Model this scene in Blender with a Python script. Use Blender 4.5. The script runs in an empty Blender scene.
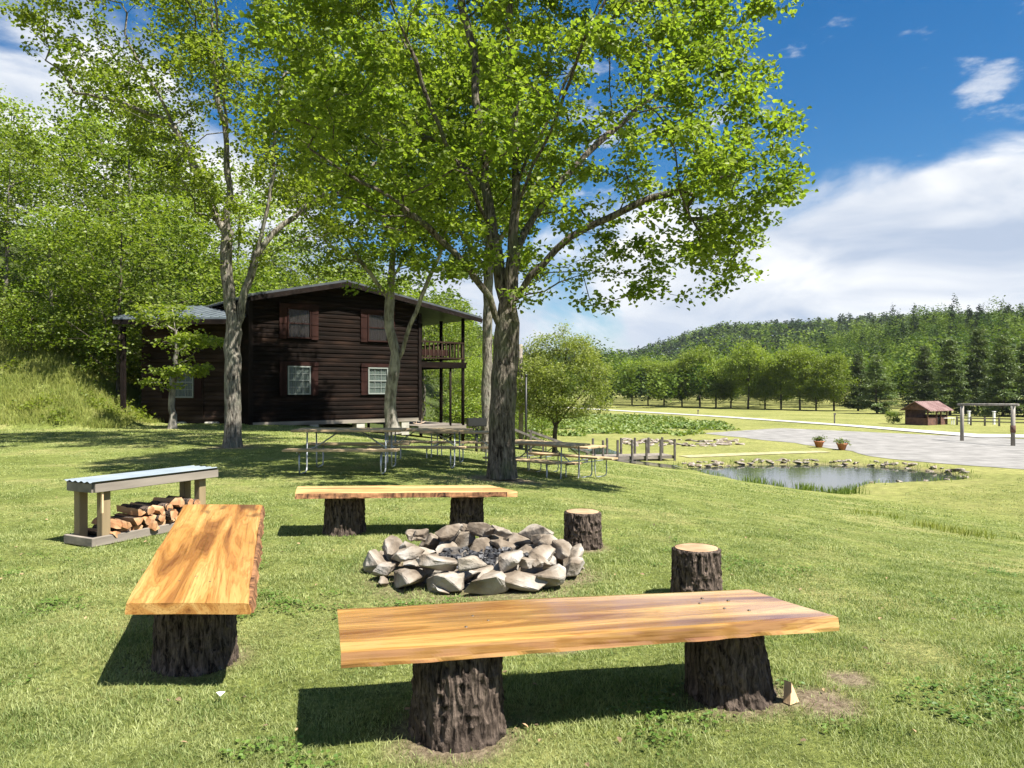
import bpy, bmesh, math, random
import numpy as np
from mathutils import Vector, Matrix
from mathutils.geometry import delaunay_2d_cdt
R = math.radians
SC = bpy.context.scene
COL = SC.collection
# ------------------------------------------------------------------ camera
F = 740.0; HZ = 388.0; CH = 1.5
cam = bpy.data.cameras.new('camera'); camo = bpy.data.objects.new('camera', cam); COL.objects.link(camo)
cam.sensor_width = 36; cam.lens = 36 * F / 1024; cam.clip_end = 6000; cam.clip_start = 0.05
camo.location = (0, 0, CH); camo.rotation_euler = (R(90), 0, 0)
cam.shift_y = (HZ - 384) / 1024
SC.camera = camo
# ------------------------------------------------------------------ sun and sky
SUN_V = Vector((0.826 * math.cos(R(58)), -0.563 * math.cos(R(58)), math.sin(R(58))))
sun = bpy.data.lights.new('sun', 'SUN'); suno = bpy.data.objects.new('sun', sun); COL.objects.link(suno)
sun.energy = 4.6; sun.angle = R(0.53); sun.color = (1, 0.95, 0.86)
suno.rotation_euler = SUN_V.to_track_quat('Z', 'Y').to_euler(); suno.location = (20, -10, 30)
SC.view_settings.view_transform = 'Standard'; SC.view_settings.look = 'None'
SC.view_settings.gamma = 1; SC.view_settings.use_curve_mapping = False
SC.view_settings.exposure = 1.62
W = bpy.data.worlds.new('World'); SC.world = W; W.use_nodes = True
def world():
    nt = W.node_tree; N = nt.nodes; L = nt.links; N.clear()
    out = N.new('ShaderNodeOutputWorld'); bg = N.new('ShaderNodeBackground'); bg.inputs[1].default_value = 0.07
    sky = N.new('ShaderNodeTexSky'); sky.sky_type = 'NISHITA'; sky.sun_disc = False
    sky.sun_elevation = R(58); sky.sun_rotation = math.atan2(SUN_V.x, SUN_V.y)
    sky.air_density = 1.0; sky.dust_density = 0.4; sky.ozone_density = 3.0
    hs = N.new('ShaderNodeHueSaturation'); hs.inputs['Saturation'].default_value = 1.42; hs.inputs['Value'].default_value = 0.60
    L.new(sky.outputs[0], hs.inputs['Color'])
    tc = N.new('ShaderNodeTexCoord')
    sep = N.new('ShaderNodeSeparateXYZ'); L.new(tc.outputs['Generated'], sep.inputs[0])
    mp = N.new('ShaderNodeMapping'); mp.inputs['Scale'].default_value = (1, 1, 2.1); mp.inputs['Location'].default_value = (3.3, 0.6, 0.2)
    L.new(tc.outputs['Generated'], mp.inputs[0])
    n1 = N.new('ShaderNodeTexNoise'); n1.inputs['Scale'].default_value = 2.6; n1.inputs['Detail'].default_value = 9
    n1.inputs['Roughness'].default_value = 0.56; n1.inputs['Distortion'].default_value = 0.5; L.new(mp.outputs[0], n1.inputs['Vector'])
    # more cloud low in the sky, wisps above
    mr = N.new('ShaderNodeMapRange'); mr.interpolation_type = 'SMOOTHSTEP'
    mr.inputs['From Min'].default_value = 0.16; mr.inputs['From Max'].default_value = 0.38
    mr.inputs['To Min'].default_value = 0.27; mr.inputs['To Max'].default_value = -0.14
    L.new(sep.outputs['Z'], mr.inputs['Value'])
    # the bank on the right stands higher than the clear gap beside it
    mx = N.new('ShaderNodeMapRange'); mx.interpolation_type = 'SMOOTHSTEP'
    mx.inputs['From Min'].default_value = 0.02; mx.inputs['From Max'].default_value = 0.40
    mx.inputs['To Min'].default_value = -0.12; mx.inputs['To Max'].default_value = 0.0
    L.new(sep.outputs['X'], mx.inputs['Value'])
    ml = N.new('ShaderNodeMapRange'); ml.interpolation_type = 'SMOOTHSTEP'
    ml.inputs['From Min'].default_value = -0.55; ml.inputs['From Max'].default_value = -0.1
    ml.inputs['To Min'].default_value = 0.38; ml.inputs['To Max'].default_value = 0.0
    L.new(sep.outputs['X'], ml.inputs['Value'])
    a1 = N.new('ShaderNodeMath'); a1.operation = 'ADD'; L.new(n1.outputs[0], a1.inputs[0]); L.new(mr.outputs[0], a1.inputs[1])
    a2 = N.new('ShaderNodeMath'); a2.operation = 'ADD'; L.new(a1.outputs[0], a2.inputs[0]); L.new(mx.outputs[0], a2.inputs[1])
    a3 = N.new('ShaderNodeMath'); a3.operation = 'ADD'; L.new(a2.outputs[0], a3.inputs[0]); L.new(ml.outputs[0], a3.inputs[1])
    cm = N.new('ShaderNodeMapRange'); cm.interpolation_type = 'SMOOTHSTEP'
    cm.inputs['From Min'].default_value = 0.56; cm.inputs['From Max'].default_value = 0.70
    L.new(a3.outputs[0], cm.inputs['Value'])
    # small torn wisps high on the right
    mpw = N.new('ShaderNodeMapping'); mpw.inputs['Scale'].default_value = (1, 1, 2.6); mpw.inputs['Rotation'].default_value = (0, R(-28), 0); mpw.inputs['Location'].default_value = (2.0, 0.3, 5.1)
    L.new(tc.outputs['Generated'], mpw.inputs[0]); nw = N.new('ShaderNodeTexNoise'); nw.inputs['Scale'].default_value = 9; nw.inputs['Detail'].default_value = 8; nw.inputs['Roughness'].default_value = 0.6; L.new(mpw.outputs[0], nw.inputs['Vector'])
    rw = N.new('ShaderNodeMapRange'); rw.interpolation_type = 'SMOOTHSTEP'; rw.inputs['From Min'].default_value = 0.55; rw.inputs['From Max'].default_value = 0.72; rw.inputs['To Max'].default_value = 0.75; L.new(nw.outputs[0], rw.inputs['Value'])
    mxw = N.new('ShaderNodeMath'); mxw.operation = 'MAXIMUM'; L.new(cm.outputs[0], mxw.inputs[0]); L.new(rw.outputs[0], mxw.inputs[1])
    # cloud colour: white tops, blue-grey low parts
    n2 = N.new('ShaderNodeTexNoise'); n2.inputs['Scale'].default_value = 4.2; n2.inputs['Detail'].default_value = 8; n2.inputs['Distortion'].default_value = 0.8
    mp2 = N.new('ShaderNodeMapping'); mp2.inputs['Scale'].default_value = (1, 1, 3.0); mp2.inputs['Location'].default_value = (1.1, 4.6, 0.9)
    L.new(tc.outputs['Generated'], mp2.inputs[0]); L.new(mp2.outputs[0], n2.inputs['Vector'])
    lo = N.new('ShaderNodeMapRange'); lo.inputs['From Min'].default_value = 0.06; lo.inputs['From Max'].default_value = 0.30
    lo.inputs['To Min'].default_value = -0.12; lo.inputs['To Max'].default_value = 0.10
    L.new(sep.outputs['Z'], lo.inputs['Value'])
    a4 = N.new('ShaderNodeMath'); a4.operation = 'ADD'; L.new(n2.outputs[0], a4.inputs[0]); L.new(lo.outputs[0], a4.inputs[1])
    cr = N.new('ShaderNodeValToRGB'); L.new(a4.outputs[0], cr.inputs[0])
    cr.color_ramp.elements[0].position = 0.33; cr.color_ramp.elements[0].color = (2.4, 2.85, 3.6, 1)
    cr.color_ramp.elements[1].position = 0.64; cr.color_ramp.elements[1].color = (5.0, 5.05, 5.1, 1)
    mix = N.new('ShaderNodeMix'); mix.data_type = 'RGBA'
    L.new(mxw.outputs[0], mix.inputs['Factor']); L.new(hs.outputs[0], mix.inputs['A']); L.new(cr.outputs[0], mix.inputs['B'])
    L.new(mix.outputs['Result'], bg.inputs[0]); L.new(bg.outputs[0], out.inputs[0])
world()
cy = SC.cycles
cy.max_bounces = 7; cy.diffuse_bounces = 3; cy.glossy_bounces = 3; cy.transmission_bounces = 4; cy.transparent_max_bounces = 6
cy.caustics_reflective = False; cy.caustics_refractive = False
cy.use_denoising = True
cy.sample_clamp_indirect = 6

# ------------------------------------------------------------------ numeric helpers
def sst(x, a, b):
    t = np.clip((np.asarray(x, float) - a) / (b - a), 0, 1); return t * t * (3 - 2 * t)
def smin(a, b, k):
    h = np.clip(0.5 + 0.5 * (b - a) / k, 0, 1); return b * (1 - h) + a * h - k * h * (1 - h)
def smax(a, b, k): return -smin(-a, -b, k)
def hash2(ix, iy, s):
    n = (ix.astype(np.int64) * 374761393 + iy.astype(np.int64) * 668265263 + s * 1274126177) & 0x7fffffff
    n = (n ^ (n >> 13)) * 1274126177 & 0x7fffffff
    return ((n ^ (n >> 16)) & 0xffff) / 65535.0
def vn(x, y, s=0):
    x = np.asarray(x, float); y = np.asarray(y, float)
    ix = np.floor(x); iy = np.floor(y); fx = x - ix; fy = y - iy
    fx = fx * fx * (3 - 2 * fx); fy = fy * fy * (3 - 2 * fy)
    a = hash2(ix, iy, s); b = hash2(ix + 1, iy, s); c = hash2(ix, iy + 1, s); d = hash2(ix + 1, iy + 1, s)
    return (a * (1 - fx) + b * fx) * (1 - fy) + (c * (1 - fx) + d * fx) * fy
def fbm(x, y, s=0, o=3):
    r = 0; am = 0.5; t = 0
    for i in range(o):
        r = r + am * vn(x, y, s + i * 7); t += am; am *= 0.5; x = np.asarray(x) * 2.03; y = np.asarray(y) * 2.03
    return r / t
def poly_dist(x, y, poly):
    """signed distance to a polygon, negative inside"""
    x = np.asarray(x, float); y = np.asarray(y, float); d = np.full(x.shape, 1e9); ins = np.zeros(x.shape, bool)
    n = len(poly)
    for i in range(n):
        ax, ay = poly[i]; bx, by = poly[(i + 1) % n]
        ex, ey = bx - ax, by - ay
        t = np.clip(((x - ax) * ex + (y - ay) * ey) / (ex * ex + ey * ey), 0, 1)
        d = np.minimum(d, np.hypot(x - ax - t * ex, y - ay - t * ey))
        if ay != by:
            c = ((ay > y) != (by > y)) & (x < (bx - ax) * (y - ay) / (by - ay) + ax); ins ^= c
    return np.where(ins, -d, d)
FIELD = -2.6
POND = [(9.0, 39.3), (9.6, 34.5), (10.4, 31.2), (11.5, 29.4), (12.6, 28.5), (13.6, 30.2), (15.3, 32.4), (18, 33.0), (20.4, 33.8), (21.9, 36), (20.9, 39.6), (17.2, 41.2), (13, 40.9)]
MARSH = [(2, 64), (1, 86), (8, 108), (20, 104), (24, 84), (21, 70), (12, 61)]
def H(x, y):
    x = np.asarray(x, float); y = np.asarray(y, float)
    s = (x - 2.6) * 0.91 + (y - 13.9) * 0.42
    t = smin(smax((s + 3.5) / 18.5, 0 * s, 0.12), 1 + 0 * s, 0.12)
    z = FIELD * t
    # wooded bank on the left
    b = smin((y - 27.2) , -(x + 14.6 + 0.12 * (y - 27)), 1.6)
    bank = 0.74 * np.maximum(b, 0) ; bank = smin(bank, 9 + 0.18 * np.maximum(b, 0), 3)
    bank = np.where(b > 0, np.maximum(bank, 0), 0)
    # rise behind the house
    b2 = (y - 52) - 0.5 * np.maximum(x + 6, 0) * 3
    bank2 = 0.25 * np.maximum(b2, 0); bank2 = np.minimum(bank2, 14) * (1 - sst(x, -14, -1))
    z = z + np.maximum(bank, bank2)
    # far wooded hills
    hA = 27 * sst(y + 0.15 * x, 175, 330) * sst(x - 0.08 * (y - 250), 70, 185) * (0.85 + 0.3 * fbm(x / 90, y / 90, 5))
    hB = 27 * sst(y, 430, 800) * (0.85 + 0.3 * fbm(x / 260, y / 260, 9, 2)) * (1 + 0.5 * sst(x, 200, 500))
    hL = 30 * sst(y, 120, 300) * sst(-x, 6, 80)
    z = z + hA + hB + hL
    pd = poly_dist(x, y, POND)
    z = z - 0.7 * sst(-pd, -0.5, 1.1)
    z = z + 0.12 * (fbm(x / 3.5, y / 3.5, 3, 2) - 0.5) * sst(y, 14, 30) * (1 - sst(pd, 3, 0.0)) * sst(-s, -14, -2)
    return z
def Hs(x, y): return float(H(np.array([x]), np.array([y]))[0])
DIRT = [(1.50, 3.55, 0.20), (1.75, 3.85, 0.13), (-0.28, 6.15, 1.02), (-0.2, 13.2, 0.75), (-7.1, 18.8, 0.8), (-3.5, 7.9, 0.35), (-0.25, 3.2, 0.3), (1.1, 3.62, 0.3), (0.28, 4.3, 0.14), (0.68, 7.1, 0.26), (1.33, 5.3, 0.24), (-1.75, 4.12, 0.28), (-4.1, 25.6, 0.7), (-12.4, 27.2, 0.5)]
def dirtf(x, y):
    x = np.asarray(x, float); y = np.asarray(y, float); v = np.zeros(x.shape)
    w = 0.35 * (fbm(x * 5, y * 5, 21) - 0.5)
    for cx, cy_, r in DIRT:
        d = np.hypot(x - cx, y - cy_) / r
        v = np.maximum(v, 1 - sst(d + w, 0.55, 1.25))
    return v

# ------------------------------------------------------------------ mesh helpers
def mesh_np(name, verts, faces_list, mat=None, smooth=False, mats=None, midx=None):
    """faces_list: list of (n,k) int arrays"""
    me = bpy.data.meshes.new(name)
    verts = np.asarray(verts, np.float32).reshape(-1, 3)
    me.vertices.add(len(verts)); me.vertices.foreach_set('co', verts.ravel())
    loops = np.concatenate([np.asarray(f, np.int32).ravel() for f in faces_list])
    starts = []; o = 0
    for f in faces_list:
        f = np.asarray(f); n, k = f.shape; starts.append(o + np.arange(n) * k); o += n * k
    starts = np.concatenate(starts).astype(np.int32)
    me.loops.add(len(loops)); me.loops.foreach_set('vertex_index', loops)
    me.polygons.add(len(starts)); me.polygons.foreach_set('loop_start', starts)
    if mats:
        for m in mats: me.materials.append(m)
        if midx is not None: me.polygons.foreach_set('material_index', np.asarray(midx, np.int32))
    elif mat: me.materials.append(mat)
    me.polygons.foreach_set('use_smooth', np.full(len(starts), bool(smooth)))
    me.update(calc_edges=True)
    return me
def link(name, me, parent=None, loc=None):
    o = bpy.data.objects.new(name, me); COL.objects.link(o)
    if parent is not None: o.parent = parent
    if loc is not None: o.location = loc
    return o
def tag(o, label=None, cat=None, group=None, kind=None):
    if label: o['label'] = label
    if cat: o['category'] = cat
    if group: o['group'] = group
    if kind: o['kind'] = kind
    return o
def thing(name, label, cat, loc=(0, 0, 0), rz=0, group=None):
    o = bpy.data.objects.new(name, None); COL.objects.link(o); o.location = loc; o.rotation_euler = (0, 0, rz)
    o.empty_display_size = 0.1
    return tag(o, label, cat, group)
def copy_tree(o, parent=None):
    c = o.copy(); COL.objects.link(c)
    if parent is not None: c.parent = parent
    for ch in list(o.children): copy_tree(ch, c)
    return c
class MB:
    """collects shapes for one mesh object"""
    def __init__(s): s.bm = bmesh.new()
    def box(s, c, size, rot=None, bev=0.0):
        r = bmesh.ops.create_cube(s.bm, size=1); vs = r['verts']
        bmesh.ops.scale(s.bm, vec=size, verts=vs)
        if bev: 
            es = list({e for v in vs for e in v.link_edges})
            rr = bmesh.ops.bevel(s.bm, geom=es, offset=bev, segments=1, affect='EDGES', profile=0.5)
            vs = rr['verts']
            vs = list({v for f in rr['faces'] for v in f.verts} | set(v for v in vs))
        M = Matrix.Translation(c)
        if rot is not None: M = M @ rot.to_4x4()
        bmesh.ops.transform(s.bm, matrix=M, verts=vs)
        return s
    def bar(s, a, b, w, h=None, bev=0.0, up=(0, 0, 1)):
        a = Vector(a); b = Vector(b); d = b - a; h = w if h is None else h
        x = d.normalized(); u = Vector(up)
        if abs(x.dot(u)) > 0.98: u = Vector((0, 1, 0))
        y = u.cross(x).normalized(); z = x.cross(y)
        rot = Matrix((x, y, z)).transposed()
        return s.box((a + b) / 2, (d.length, w, h), rot, bev)
    def tube(s, pts, r, k=8, cap=True):
        pts = [Vector(p) for p in pts]; n = len(pts); rr = r if hasattr(r, '__len__') else [r] * n
        rings = []; ref = None
        for i in range(n):
            t = (pts[min(i + 1, n - 1)] - pts[max(i - 1, 0)]).normalized()
            if ref is None: ref = Vector((0, 0, 1)) if abs(t.z) < 0.9 else Vector((1, 0, 0))
            a = (ref - t * ref.dot(t)).normalized(); ref = a; b = t.cross(a)
            rings.append([s.bm.verts.new(pts[i] + (a * math.cos(2 * math.pi * j / k) + b * math.sin(2 * math.pi * j / k)) * rr[i]) for j in range(k)])
        for i in range(n - 1):
            for j in range(k):
                f = s.bm.faces.new((rings[i][j], rings[i][(j + 1) % k], rings[i + 1][(j + 1) % k], rings[i + 1][j])); f.smooth = True
        if cap: s.bm.faces.new(rings[0][::-1]); s.bm.faces.new(rings[-1])
        return s
    def lathe(s, prof, c=(0, 0, 0), k=20):
        rings = []
        for r, z in prof:
            rings.append([s.bm.verts.new((c[0] + r * math.cos(2 * math.pi * j / k), c[1] + r * math.sin(2 * math.pi * j / k), c[2] + z)) for j in range(k)])
        for i in range(len(prof) - 1):
            for j in range(k):
                f = s.bm.faces.new((rings[i][j], rings[i][(j + 1) % k], rings[i + 1][(j + 1) % k], rings[i + 1][j])); f.smooth = True
        s.bm.faces.new(rings[0][::-1]); s.bm.faces.new(rings[-1]); return s
    def prism(s, pts, thick):
        """pts: 3D polygon; extruded by vector thick"""
        t = Vector(thick); a = [s.bm.verts.new(p) for p in pts]; b = [s.bm.verts.new(Vector(p) + t) for p in pts]
        s.bm.faces.new(a); s.bm.faces.new(b[::-1]); n = len(pts)
        for i in range(n): s.bm.faces.new((a[i], b[i], b[(i + 1) % n], a[(i + 1) % n]))
        return s
    def build(s, name, mat, parent=None, loc=None):
        bmesh.ops.recalc_face_normals(s.bm, faces=s.bm.faces)
        me = bpy.data.meshes.new(name); s.bm.to_mesh(me); s.bm.free()
        if mat: me.materials.append(mat)
        return link(name, me, parent, loc)

# ------------------------------------------------------------------ materials
def mat(name, col, rough=0.8, noise=None, cols=None, bump=None, metallic=0, coat=0, spec=None, scale3=None, coord='Object', island=0.0, detail=5):
    """noise = scale of the colour noise, cols = ramp [(pos, rgb)...], bump = (scale, strength, distance), scale3 = axis stretch"""
    m = bpy.data.materials.new(name); m.use_nodes = True; nt = m.node_tree; N = nt.nodes; L = nt.links
    P = N['Principled BSDF']; P.inputs['Roughness'].default_value = rough; P.inputs['Metallic'].default_value = metallic
    if spec is not None: P.inputs['Specular IOR Level'].default_value = spec
    if coat: P.inputs['Coat Weight'].default_value = coat; P.inputs['Coat Roughness'].default_value = 0.12
    P.inputs['Base Color'].default_value = (*col, 1)
    tc = N.new('ShaderNodeTexCoord'); mp = N.new('ShaderNodeMapping'); L.new(tc.outputs[coord], mp.inputs[0])
    if scale3: mp.inputs['Scale'].default_value = scale3
    src = None
    if noise:
        n = N.new('ShaderNodeTexNoise'); n.inputs['Scale'].default_value = noise; n.inputs['Detail'].default_value = detail
        L.new(mp.outputs[0], n.inputs['Vector'])
        rp = N.new('ShaderNodeValToRGB'); L.new(n.outputs[0], rp.inputs[0])
        els = rp.color_ramp.elements
        els[0].position = cols[0][0]; els[0].color = (*cols[0][1], 1); els[1].position = cols[-1][0]; els[1].color = (*cols[-1][1], 1)
        for p_, c_ in cols[1:-1]:
            e = els.new(p_); e.color = (*c_, 1)
        src = rp.outputs[0]
    if island:
        g = N.new('ShaderNodeNewGeometry'); hs = N.new('ShaderNodeHueSaturation')
        mr = N.new('ShaderNodeMapRange'); mr.inputs['To Min'].default_value = 1 - island; mr.inputs['To Max'].default_value = 1 + island
        L.new(g.outputs['Random Per Island'], mr.inputs['Value']); L.new(mr.outputs[0], hs.inputs['Value'])
        if src: L.new(src, hs.inputs['Color'])
        else: hs.inputs['Color'].default_value = (*col, 1)
        src = hs.outputs[0]
    if src: L.new(src, P.inputs['Base Color'])
    if bump:
        n = N.new('ShaderNodeTexNoise'); n.inputs['Scale'].default_value = bump[0]; n.inputs['Detail'].default_value = 6
        L.new(mp.outputs[0], n.inputs['Vector'])
        b = N.new('ShaderNodeBump'); b.inputs['Strength'].default_value = bump[1]; b.inputs['Distance'].default_value = bump[2]
        L.new(n.outputs[0], b.inputs['Height']); L.new(b.outputs[0], P.inputs['Normal'])
    return m
def leaf_mat(name, c1, c2, trans=0.45, scale=0.35, rough=0.45, tcol=(1.25, 1.35, 0.5), isl=0.35, tree_attr=False):
    m = bpy.data.materials.new(name); m.use_nodes = True; nt = m.node_tree; N = nt.nodes; L = nt.links
    P = N['Principled BSDF']; out = N['Material Output']
    P.inputs['Roughness'].default_value = rough; P.inputs['Specular IOR Level'].default_value = 0.05 if tree_attr else 0.3
    g = N.new('ShaderNodeNewGeometry'); tc = N.new('ShaderNodeTexCoord')
    n = N.new('ShaderNodeTexNoise'); n.inputs['Scale'].default_value = scale; n.inputs['Detail'].default_value = 3; L.new(tc.outputs['Object'], n.inputs['Vector'])
    ad = N.new('ShaderNodeMath'); ad.operation = 'MULTIPLY_ADD'; ad.inputs[1].default_value = 0.5
    L.new(g.outputs['Random Per Island'], ad.inputs[0]); L.new(n.outputs[0], ad.inputs[2])
    if tree_attr:
        at = N.new('ShaderNodeAttribute'); at.attribute_name = 'tint'; m3 = N.new('ShaderNodeMath'); m3.operation = 'MULTIPLY_ADD'; m3.inputs[1].default_value = 0.65; m3.inputs[2].default_value = 0.3
        L.new(at.outputs['Fac'], m3.inputs[0]); L.new(m3.outputs[0], ad.inputs[2]); ad.inputs[1].default_value = 0.15
    rp = N.new('ShaderNodeValToRGB'); rp.color_ramp.elements[0].position = 0.42; rp.color_ramp.elements[0].color = (*c1, 1)
    rp.color_ramp.elements[1].position = 1.0; rp.color_ramp.elements[1].color = (*c2, 1); L.new(ad.outputs[0], rp.inputs[0])
    oi = N.new('ShaderNodeObjectInfo'); hs = N.new('ShaderNodeHueSaturation')
    mr = N.new('ShaderNodeMapRange'); mr.inputs['To Min'].default_value = 1 - isl; mr.inputs['To Max'].default_value = 1 + isl
    L.new(oi.outputs['Random'], mr.inputs['Value']); L.new(mr.outputs[0], hs.inputs['Value']); L.new(rp.outputs[0], hs.inputs['Color'])
    L.new(hs.outputs[0], P.inputs['Base Color'])
    tr = N.new('ShaderNodeBsdfTranslucent'); mm = N.new('ShaderNodeMix'); mm.data_type = 'RGBA'; mm.blend_type = 'MULTIPLY'; mm.inputs['Factor'].default_value = 1
    L.new(hs.outputs[0], mm.inputs['A']); mm.inputs['B'].default_value = (*tcol, 1); L.new(mm.outputs['Result'], tr.inputs[0])
    ms = N.new('ShaderNodeMixShader'); ms.inputs[0].default_value = trans
    L.new(P.outputs[0], ms.inputs[1]); L.new(tr.outputs[0], ms.inputs[2]); L.new(ms.outputs[0], out.inputs[0])
    return m
def bark_mat(name, dark, light, sc=14, strength=0.9, dist=0.03, moss=None):
    m = bpy.data.materials.new(name); m.use_nodes = True; nt = m.node_tree; N = nt.nodes; L = nt.links
    P = N['Principled BSDF']; P.inputs['Roughness'].default_value = 0.92; P.inputs['Specular IOR Level'].default_value = 0.15
    tc = N.new('ShaderNodeTexCoord'); mp = N.new('ShaderNodeMapping'); mp.inputs['Scale'].default_value = (1, 1, 0.22); L.new(tc.outputs['Object'], mp.inputs[0])
    n = N.new('ShaderNodeTexNoise'); n.inputs['Scale'].default_value = sc; n.inputs['Detail'].default_value = 8; n.inputs['Roughness'].default_value = 0.65; n.inputs['Distortion'].default_value = 0.6
    L.new(mp.outputs[0], n.inputs['Vector'])
    v = N.new('ShaderNodeTexVoronoi'); v.inputs['Scale'].default_value = sc * 1.3; L.new(mp.outputs[0], v.inputs['Vector'])
    n3 = N.new('ShaderNodeTexNoise'); n3.inputs['Scale'].default_value = 2.2; n3.inputs['Detail'].default_value = 4; L.new(tc.outputs['Object'], n3.inputs['Vector'])
    rp = N.new('ShaderNodeValToRGB'); e = rp.color_ramp.elements
    e[0].position = 0.38; e[0].color = (*dark, 1); e[1].position = 0.68; e[1].color = (*light, 1); L.new(n.outputs[0], rp.inputs[0])
    mx = N.new('ShaderNodeMix'); mx.data_type = 'RGBA'
    r2 = N.new('ShaderNodeMapRange'); r2.inputs['From Min'].default_value = 0.5; r2.inputs['From Max'].default_value = 0.68; L.new(n3.outputs[0], r2.inputs['Value'])
    r2.inputs['To Max'].default_value = 0.7
    L.new(r2.outputs[0], mx.inputs['Factor']); L.new(rp.outputs[0], mx.inputs['A']); mx.inputs['B'].default_value = (*(moss or [c * 1.15 for c in light]), 1)
    L.new(mx.outputs['Result'], P.inputs['Base Color'])
    ad = N.new('ShaderNodeMath'); ad.operation = 'MULTIPLY_ADD'; ad.inputs[1].default_value = 0.6; L.new(v.outputs['Distance'], ad.inputs[0]); L.new(n.outputs[0], ad.inputs[2])
    b = N.new('ShaderNodeBump'); b.inputs['Strength'].default_value = strength; b.inputs['Distance'].default_value = dist
    L.new(ad.outputs[0], b.inputs['Height']); L.new(b.outputs[0], P.inputs['Normal'])
    return m
def plank_mat(name, light, mid, dark, rough=0.3, coat=0.35, blotch=0.5, off=(0, 0, 0)):
    """sawn slab, grain runs along local x"""
    m = bpy.data.materials.new(name); m.use_nodes = True; nt = m.node_tree; N = nt.nodes; L = nt.links
    P = N['Principled BSDF']; P.inputs['Roughness'].default_value = rough
    P.inputs['Coat Weight'].default_value = coat; P.inputs['Coat Roughness'].default_value = 0.1
    tc = N.new('ShaderNodeTexCoord')
    mp = N.new('ShaderNodeMapping'); mp.inputs['Scale'].default_value = (0.26, 4.0, 4.0); mp.inputs['Location'].default_value = off; L.new(tc.outputs['Object'], mp.inputs[0])
    n = N.new('ShaderNodeTexNoise'); n.inputs['Scale'].default_value = 1.6; n.inputs['Detail'].default_value = 5; n.inputs['Distortion'].default_value = 0.9; L.new(mp.outputs[0], n.inputs['Vector'])
    mpf = N.new('ShaderNodeMapping'); mpf.inputs['Scale'].default_value = (0.5, 34, 34); mpf.inputs['Location'].default_value = off; L.new(tc.outputs['Object'], mpf.inputs[0])
    nf = N.new('ShaderNodeTexNoise'); nf.inputs['Scale'].default_value = 3; nf.inputs['Detail'].default_value = 7; nf.inputs['Distortion'].default_value = 0.4; L.new(mpf.outputs[0], nf.inputs['Vector'])
    rp = N.new('ShaderNodeValToRGB'); e = rp.color_ramp.elements
    e[0].position = 0.36; e[0].color = (*dark, 1); e[1].position = 0.62; e[1].color = (*light, 1); x = e.new(0.49); x.color = (*mid, 1); L.new(n.outputs[0], rp.inputs[0])
    mm = N.new('ShaderNodeMix'); mm.data_type = 'RGBA'; mm.blend_type = 'MULTIPLY'
    mm.inputs['Factor'].default_value = 0.45
    r2 = N.new('ShaderNodeValToRGB'); r2.color_ramp.elements[0].position = 0.33; r2.color_ramp.elements[0].color = (0.25, 0.16, 0.11, 1); r2.color_ramp.elements[1].position = 0.47; r2.color_ramp.elements[1].color = (1, 1, 1, 1)
    L.new(nf.outputs[0], r2.inputs[0]); L.new(rp.outputs[0], mm.inputs['A']); L.new(r2.outputs[0], mm.inputs['B'])
    mc = N.new('ShaderNodeMath'); mc.operation = 'MULTIPLY'; mc.inputs[1].default_value = 110; L.new(n.outputs[0], mc.inputs[0])
    sn = N.new('ShaderNodeMath'); sn.operation = 'SINE'; L.new(mc.outputs[0], sn.inputs[0])
    rc = N.new('ShaderNodeMapRange'); rc.inputs['From Min'].default_value = 0.1; rc.inputs['From Max'].default_value = 1.0; rc.inputs['To Min'].default_value = 0.0; rc.inputs['To Max'].default_value = 0.5; L.new(sn.outputs[0], rc.inputs['Value'])
    mcx = N.new('ShaderNodeMix'); mcx.data_type = 'RGBA'; mcx.blend_type = 'MULTIPLY'; L.new(rc.outputs[0], mcx.inputs['Factor']); L.new(mm.outputs['Result'], mcx.inputs['A']); mcx.inputs['B'].default_value = (0.62, 0.45, 0.33, 1)
    mm = mcx
    # dark brown blotches mixed in by stretched noise
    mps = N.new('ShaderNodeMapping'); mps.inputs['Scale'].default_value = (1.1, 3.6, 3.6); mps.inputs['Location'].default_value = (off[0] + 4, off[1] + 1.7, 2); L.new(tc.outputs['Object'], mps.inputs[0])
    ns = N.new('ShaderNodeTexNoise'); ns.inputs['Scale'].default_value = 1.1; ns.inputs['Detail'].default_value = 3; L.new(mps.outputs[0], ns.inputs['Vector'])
    r3 = N.new('ShaderNodeMapRange'); r3.interpolation_type = 'SMOOTHSTEP'; r3.inputs['From Min'].default_value = 0.58; r3.inputs['From Max'].default_value = 0.7; r3.inputs['To Max'].default_value = blotch; L.new(ns.outputs[0], r3.inputs['Value'])
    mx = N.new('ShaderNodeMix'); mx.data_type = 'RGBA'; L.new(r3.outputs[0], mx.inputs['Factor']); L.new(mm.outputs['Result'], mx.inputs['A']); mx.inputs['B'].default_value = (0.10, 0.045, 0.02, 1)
    L.new(mx.outputs['Result'], P.inputs['Base Color'])
    rr = N.new('ShaderNodeMapRange'); rr.inputs['To Min'].default_value = rough * 0.7; rr.inputs['To Max'].default_value = rough * 1.5; L.new(nf.outputs[0], rr.inputs['Value']); L.new(rr.outputs[0], P.inputs['Roughness'])
    b = N.new('ShaderNodeBump'); b.inputs['Strength'].default_value = 0.18; b.inputs['Distance'].default_value = 0.004; L.new(nf.outputs[0], b.inputs['Height']); L.new(b.outputs[0], P.inputs['Normal'])
    return m

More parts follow.
